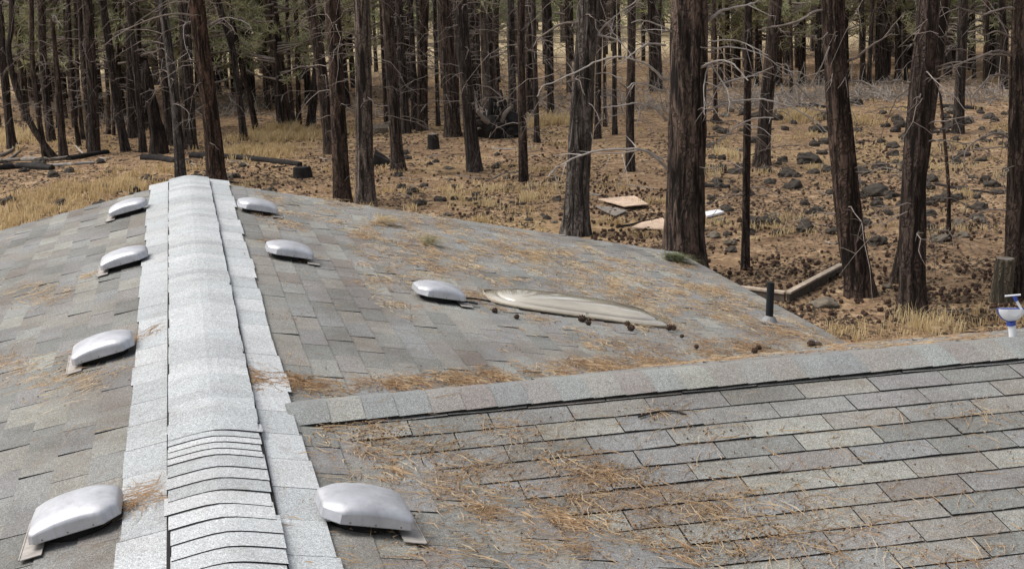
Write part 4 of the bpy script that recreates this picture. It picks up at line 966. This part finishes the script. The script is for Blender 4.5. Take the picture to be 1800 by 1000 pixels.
# ------------------------------------------------------------------ needles and grass (uncountable)
DENS = {'right': .66, 'left': .8, 'back': .5, 'front': .17}
def needle_field(name, cents, mat, lab, seed, width=.0014):
    """cents: (P, n, slope, spread, count, tone)"""
    rng = np.random.default_rng(seed); VV = []; TT = []; n_tot = 0
    for (P, s, spx, spy, cnt, tone) in cents:
        cnt = max(2, int(cnt*DENS[s]))
        if s == 'g': ax, dn, n = np.array([1., 0, 0]), np.array([0, 1., 0]), np.array([0, 0, 1.])
        else: O, ax, dn, n = slopes[s]
        c = P+ax*rng.normal(0, spx, (cnt, 1))+dn*rng.normal(0, spy, (cnt, 1))
        a = rng.uniform(0, 6.28)+rng.normal(0, .9, (cnt, 1)); L = rng.uniform(*({'right': (.035, .10), 'back': (.04, .11)}.get(s, (.06, .16))), (cnt, 1)); d = ax*np.cos(a)+dn*np.sin(a); sd = -ax*np.sin(a)+dn*np.cos(a)
        hgt = rng.uniform(.012, .015+.0005*min(cnt, 45), (cnt, 1)); tilt = rng.normal(0, .10, (cnt, 1)); bend = rng.normal(0, .12, (cnt, 1))
        p0 = c+n*hgt; p1 = p0+d*L*.5+sd*L*bend+n*tilt*L*.5; p2 = p0+d*L+n*(tilt*.6*L)
        wv = sd*width*(1.5 if s in ('right', 'back') else 1.05)*rng.uniform(.7, 1.4, (cnt, 1))
        lo = n*.003
        VV.append(np.stack([p0-wv*.5, p0+wv*.5, p1-wv*.6, p1+wv*.6+lo, p2-wv*.2, p2+wv*.2], 1)); TT.append(np.clip(tone+rng.uniform(-.3, .3, cnt), 0, 1))
    V = np.concatenate(VV); n_ = len(V); T = np.concatenate(TT); b0 = np.arange(n_)[:, None]*6
    F = np.concatenate([b0+np.array([0, 1, 3, 2]), b0+np.array([2, 3, 5, 4])])
    return tag(link(name, mesh(name, V.reshape(-1, 3), F, mat, attrs={'tone': np.concatenate([T, T])})), lab, None, kind='stuff')
cents = []; rr_ = np.random.default_rng(12)
def rc(px, py, s, spx, spy, cnt, tone=.5): 
    P = roof_pt(px, py, s)
    if s == 'right' and P[0] > WST:
        q = 'front' if P[1] < YS else 'back'
        if above(P, q) < 0: s = q; P = roof_pt(px, py, q)
    elif s == 'front' and above(P, 'right') < 0: s = 'right'; P = roof_pt(px, py, 'right')
    cents.append((P, s, spx, spy, cnt, tone))
random.seed(88)
# right slope, broad scatter: patchy litter
for k in range(3400):
    x = random.uniform(.5, 4.05); y = random.uniform(5.5, 13.0)
    dens = fbm(np.array([x*1.0, y*.6, 3.]), 9, 3)+(.15 if x > 1.0 else -.45)-.12*abs(y-9)/4
    if dens < random.uniform(-.3, .75): continue
    O, ax, dn, n = slopes['right']; P = O+dn*(x/ct)+ax*(-y)
    if above(P, 'back') < 0 and y > YS: continue
    big_c = random.random() < .28; sp2 = random.uniform(.05, .10) if big_c else random.uniform(.015, .05)
    cents.append((P, 'right', sp2, sp2*.55, random.randrange(22, 50) if big_c else random.randrange(2, 8), random.uniform(.5, .95)))
# thin scatter left
for k in range(60):
    x = random.uniform(.4, 2.6); y = random.uniform(4, 12.5); O, ax, dn, n = slopes['left']; cents.append((O+dn*(x/ct)+ax*y, 'left', .07, .05, random.randrange(3, 9), random.uniform(.3, .9)))
for k in range(14):
    for (px, py) in ((150, 668), (60, 650), (75, 520)): rc(px+random.gauss(0, 40), py+random.gauss(0, 12), 'left', .08, .05, 12, .7)
# below and behind vents
for (px, py, s, c_) in [(250,885,'left',70),(238,898,'left',60),(262,872,'left',50),(245,602,'left',45),(255,597,'left',35),(205,470,'left',25),(170,485,'left',25),(470,430,'right',12),(530,462,'right',30),(500,378,'right',12),(820,520,'right',40),(830,530,'right',50),(700,540,'right',25),(880,548,'right',40),(940,562,'right',25),(665,925,'front',18),(575,880,'right',8),(700,930,'front',14)]:
    rc(px, py, s, .05, .04, c_, .45)
# over the strip where the two ridges meet
for k in range(40):
    t_ = random.random(); rc(425+t_*130+random.gauss(0, 8), 665+t_*22+random.gauss(0, 7), 'right', .05, .04, 22, .4)
# drift behind the wing ridge
for k in range(190):
    t_ = random.random()**1.0; px = 560+t_*1240; py = 700-t_*104-random.random()**1.6*(12+22*t_)-2; rc(px, py, 'right', .06, .035, int(10+34*random.random()), random.uniform(.35, .75))
for k in range(70):
    px = random.uniform(1050, 1450); py = 645-(px-1050)*.09-abs(random.gauss(0, 26)); rc(px, py, 'right', .09, .06, 20, .45)
# front valley and bands on the wing
for k in range(110):
    t_ = random.random(); px = 560+t_*700+random.gauss(0, 20); py = 742+250*t_**1.15+random.gauss(0, 14); rc(px, py, 'front', .045, .03, random.randrange(8, 34), random.uniform(.4, .8))
for (x0, y0, x1, y1, nn_, sp) in [(640,755,760,800,40,14),(880,745,950,790,22,16),(960,800,1120,850,70,13),(1010,830,1140,855,40,8),(1170,720,1200,760,8,10),(1190,885,1300,905,40,9),(1240,910,1420,960,55,14),(960,890,1010,930,22,14),(820,870,860,915,18,12),
                                  (1300,870,1560,930,26,18),(1230,960,1500,990,40,12),(760,840,900,900,20,20),(640,780,700,845,14,12),(1680,690,1720,740,9,9),(1000,870,1180,900,25,10),(1420,960,1700,990,20,14),(780,960,1100,990,14,18)]:
    for k in range(max(3, nn_//2)):
        t_ = random.random(); rc(x0+(x1-x0)*t_+random.gauss(0, sp), y0+(y1-y0)*t_+random.gauss(0, sp*.5), 'front', .045, .028, random.randrange(10, 40), random.uniform(.45, .85))
for k in range(220): rc(random.uniform(560, 1790), random.uniform(720, 990), 'front', .10, .08, random.randrange(8, 22), .6)
for k in range(30): rc(random.uniform(440, 560), random.uniform(380, 980), 'right', .04, .05, random.randrange(1, 6), .4)
needle_field('fallen_needles', cents, M_DRY, 'dry orange pine needles strewn over the roof', 5)
# crumbs: bud scales and chips among the needles
rng = np.random.default_rng(8); CV_ = []; 
for (P, s, spx, spy, cnt, tone) in cents:
    O, ax, dn, n = slopes[s]; m_ = max(1, int(cnt*(.6 if s == 'right' else .35))); c = P+ax*rng.normal(0, spx*1.2, (m_, 1))+dn*rng.normal(0, spy*1.2, (m_, 1))+n*.014
    z_ = rng.uniform(.002, .0065, (m_, 1)); a = rng.uniform(0, 6.28, (m_, 1)); u_ = ax*np.cos(a)+dn*np.sin(a); v_ = -ax*np.sin(a)+dn*np.cos(a)
    CV_.append(np.stack([c-u_*z_, c+u_*z_*.8+v_*z_*.7, c+u_*z_*.5-v_*z_*.8, c+n*z_*1.1], 1))
V = np.concatenate(CV_); b0 = np.arange(len(V))[:, None]*4; F = np.concatenate([b0+np.array(q) for q in ([0, 2, 3], [2, 1, 3], [1, 0, 3], [0, 1, 2])]); T = np.tile(rng.uniform(.0, 1, len(V)), 4)
tag(link('litter_crumbs', mesh('litter_crumbs', V.reshape(-1, 3), F, M_DRY, attrs={'tone': T})), 'tan bud scales and chips among the roof needles', None, kind='stuff')
# bark and dark twig bits by the skylight and vent
def sprig(name, px, py, s, L, nb, mat, lab, tone, cat='pine sprig', spread=.9):
    P = roof_pt(px, py, s, .012); O, ax, dn, n = slopes[s]; rng = np.random.default_rng(int(px)); V = []; T = []
    for k in range(nb):
        a = rng.normal(0, spread); base = dn*rng.uniform(-.5, .5)*L*.6+ax*rng.normal(0, .02)
        d = dn*math.cos(a)+ax*math.sin(a); sd = -dn*math.sin(a)+ax*math.cos(a); l_ = L*rng.uniform(.5, 1); z = rng.uniform(0, .05); p0 = base+n*z; p1 = p0+d*l_*.5+n*rng.uniform(.0, .03); p2 = p0+d*l_+n*rng.uniform(-.0, .03)
        V.append([p0-sd*.002, p0+sd*.002, p1-sd*.002, p1+sd*.002, p2-sd*.0006, p2+sd*.0006]); T.append(np.clip(tone+rng.uniform(-.25, .25), 0, 1))
    V = np.array(V).reshape(-1, 3); b0 = np.arange(nb)[:, None]*6; F = np.concatenate([b0+np.array([0, 1, 3, 2]), b0+np.array([2, 3, 5, 4])])
    o = link(name, mesh(name, V, F, mat, attrs={'tone': T+T})); o.location = P; return tag(o, lab, cat)
sprig('pine_sprig', 1180, 458, 'right', .26, 420, M_LEAF, 'green pine sprig at the eave corner by the biggest pine', .35)
sprig('pine_sprig', 670, 393, 'right', .22, 130, M_GRASS, 'yellowed tuft of needles high on the right slope', .7)
sprig('pine_sprig', 748, 429, 'right', .17, 130, M_LEAF, 'small olive needle tuft on the right slope', .9)
random.seed(95)
for (px, py, L, lab) in [(790,528,.35,'dark twig below the vent beside the skylight'),(835,527,.2,'short dark twig between vent and skylight'),(1600/1,0,0,'')][:2]:
    P = roof_pt(px, py, 'right', .02); O, ax, dn, n = slopes['right']; mb = MB(); mb.tube(bez([dn*-L/2, dn*0+ax*.02+n*.01, dn*L/2-ax*.02], 5), .006, 6); o = link('twig', mb.me('twig', M_CHAR)); o.location = P; tag(o, lab, 'twig')
for (px, py, lab) in [(1155, 727, 'curved dark twig on the near wing below its ridge')]:
    P = roof_pt(px, py, 'front', .015); O, ax, dn, n = slopes['front']; mb = MB(); mb.tube(bez([ax*-.11+dn*.03, ax*-.07-dn*.01, ax*0-dn*.015, ax*.08+dn*.01], 5), .004, 6); o = link('twig', mb.me('twig', M_CHAR)); o.location = P; tag(o, lab, 'twig')
# grass and litter on the ground
def grass(name, zones, lab, mat, seed):
    rng = np.random.default_rng(seed); VV = []; TT = []
    for (px, py, sx_, sy_, cnt, h_, tone) in zones:
        G = gat(px, py); q = FPX/((G-CAM)@FW); dyd = abs(gat(px, py-4)[1]-gat(px, py+4)[1])/8
        nt_ = max(1, int(cnt*.6)//14); tx = G[0]+rng.normal(0, sx_/q, nt_); ty = G[1]+rng.normal(0, sy_*dyd, nt_)
        x = np.repeat(tx, 14)+rng.normal(0, .06, nt_*14); y = np.repeat(ty, 14)+rng.normal(0, .06, nt_*14); z = ground_h(x, y)-.01; P = np.stack([x, y, z], 1); n_ = len(P)
        a = rng.uniform(0, 6.28, n_); out = np.stack([np.cos(a), np.sin(a), 0*a], 1); L = (h_*rng.uniform(.4, 1.15, n_))[:, None]; ln = rng.uniform(.15, .9, (n_, 1)); sd = np.stack([-np.sin(a), np.cos(a), 0*a], 1)*rng.uniform(.003, .007, (n_, 1))*max(1, 120/q)
        up = np.array([0, 0, 1.]); p1 = P+up*L*.6+out*L*ln*.3; p2 = P+up*L*(1-.35*ln)+out*L*ln
        VV.append(np.stack([P-sd, P+sd, p1-sd*.8, p1+sd*.8, p2], 1)); TT.append(np.clip(tone+rng.uniform(-.35, .35, n_), 0, 1))
    V = np.concatenate(VV); T = np.concatenate(TT); n_ = len(V); b0 = np.arange(n_)[:, None]*5
    F1 = b0+np.array([0, 1, 3]); F2 = b0+np.array([0, 3, 2]); F3 = b0+np.array([2, 3, 4])
    return tag(link(name, mesh(name, V.reshape(-1, 3), np.concatenate([F1, F2, F3]), mat, attrs={'tone': np.concatenate([T, T, T])})), lab, None, kind='stuff')
Z_ = [(500,243,55,5,5200,.30,.7),(450,268,40,5,3600,.25,.6),(500,236,20,2,1400,.45,.75),(15,245,25,8,3800,.3,.85),(955,218,28,7,3000,.35,.7),(1400,208,26,5,1800,.3,.7),(1500,215,25,6,1200,.25,.6),
      (1640,582,26,7,420,.32,.8),(1530,592,45,6,260,.20,.7),(1600,575,18,5,180,.36,.9),(1760,560,40,10,420,.2,.4),(1480,575,20,8,260,.15,.5),
      (55,372,60,10,2600,.24,.5),(20,392,40,6,1600,.2,.6),(210,330,30,6,1200,.3,.6),(120,345,60,8,2200,.26,.4),(300,300,50,5,1000,.2,.4),
      (930,350,10,3,420,.22,.9),(860,362,9,3,360,.2,.9),(865,335,9,2,300,.2,.9),(800,350,8,2,260,.2,.9),(1275,275,14,4,600,.3,.9),(1250,305,12,5,400,.3,.8),(790,340,60,9,700,.15,.5)]
rz = np.random.default_rng(4)
for k in range(170):
    px = rz.uniform(-40, 1840); py = rz.uniform(170, 420); Z_.append((px, py, rz.uniform(10, 30), 3, int(rz.uniform(60, 260)), rz.uniform(.08, .22), rz.uniform(.2, .8)))
grass('dry_grass', Z_, 'golden dry grass in patches on the forest floor', M_GRASS, 3)
# dead undergrowth brush far back, between trunks
def brush(name, spots_, lab, seed):
    rng = np.random.default_rng(seed); mb = MB()
    for (px, py, n_, L0) in spots_:
        G = gat(px, py)
        for k in range(n_):
            b0_ = G+np.array([rng.normal(0, L0*.5), rng.normal(0, L0*.5), 0]); d_ = rng.normal(size=3); d_[2] = abs(d_[2])*.9+.2; d_ /= np.linalg.norm(d_); L = L0*rng.uniform(.4, 1.2)
            mb.tube([b0_, b0_+d_*L*.5, b0_+d_*L+np.array([0, 0, -.2*L])], [.014, .010, .005], 3, 0, False)
    return tag(link(name, mb.me(name, M_BRUSH)), lab, None, kind='stuff')
M_BRUSH = simple('grey_brush', (.26, .235, .21), .9, .2, .3, 3)
sp_ = [(450,190,60,1.6),(425,175,50,1.5),(410,205,40,1.3),(120,190,50,1.4),(200,215,50,1.2),(60,180,50,1.5),(350,190,40,1.4),(1560,175,90,1.2),(1530,170,60,1.2),(1600,168,50,1.2),(1420,170,60,1.6),(1380,190,50,1.6),(1290,190,60,1.6),(880,195,40,1.2),(1150,200,50,1.5),(1130,190,60,1.5),(1000,190,40,1.4),(680,200,40,1.2),(1700,175,60,1.3),(1450,185,50,1.4),(1770,170,60,1.6)]
for k in range(26):
    sp_.append((random.uniform(0, 1800), random.uniform(125, 215), 34, random.uniform(.8, 1.7)))
brush('brushwood', sp_, 'grey dead undergrowth between distant trunks', 6)

# crumbs of bark, soil and needle mats over the forest floor
def ground_litter(name, n_, lab, mat, seed, smin, smax, flat):
    rng = np.random.default_rng(seed); px = rng.uniform(-60, 1860, n_); py = 150+450*rng.uniform(0, 1, n_)**.8
    k_ = fbm(np.stack([px*.010, py*.03, px*0], -1), 21, 3) > rng.uniform(-.8, .5, n_); px, py = px[k_], py[k_]
    d = FW[None]*FPX+RT[None]*(px-900)[:, None]+UP[None]*(500-py)[:, None]; P = CAM+d*((GZ-CAM[2])/d[:, 2])[:, None]
    P = P[(P[:, 1] > 13.6) | (P[:, 0] > 4.6) | (P[:, 0] < -4.6)]; m_ = len(P); P[:, :2] += rng.normal(0, .1, (m_, 2)); P[:, 2] = ground_h(P[:, 0], P[:, 1])-.004
    z_ = rng.uniform(smin, smax, (m_, 1))*(1+np.clip(P[:, 1:2]-25, 0, 60)/40); a = rng.uniform(0, 6.28, m_); u_ = np.stack([np.cos(a), np.sin(a), 0*a], 1); v_ = np.stack([-np.sin(a), np.cos(a), 0*a], 1); up = np.array([0, 0, 1.])
    V = np.stack([P-u_*z_*rng.uniform(.7, 1.6, (m_, 1)), P+u_*z_*.8+v_*z_*.7, P+u_*z_*.5-v_*z_*.8, P+up*z_*flat+u_*z_*rng.normal(0, .3, (m_, 1))], 1)
    b0 = np.arange(m_)[:, None]*4; F = np.concatenate([b0+np.array(q) for q in ([0, 2, 3], [2, 1, 3], [1, 0, 3])])
    return tag(link(name, mesh(name, V.reshape(-1, 3), F, mat, attrs={'tone': np.tile(rng.uniform(0, 1, m_), 3)})), lab, None, kind='stuff')
M_SOIL = leafmat('bark_crumbs', [(0, (.035, .025, .020)), (.6, (.09, .06, .042)), (1, (.19, .13, .085))])
ground_litter('bark_crumbs', 90000, 'dark bark and soil crumbs over the forest floor', M_SOIL, 31, .012, .05, .6)
ground_litter('needle_mats', 60000, 'pale tufts of dry needles over the forest floor', M_DRY, 32, .006, .026, .4)
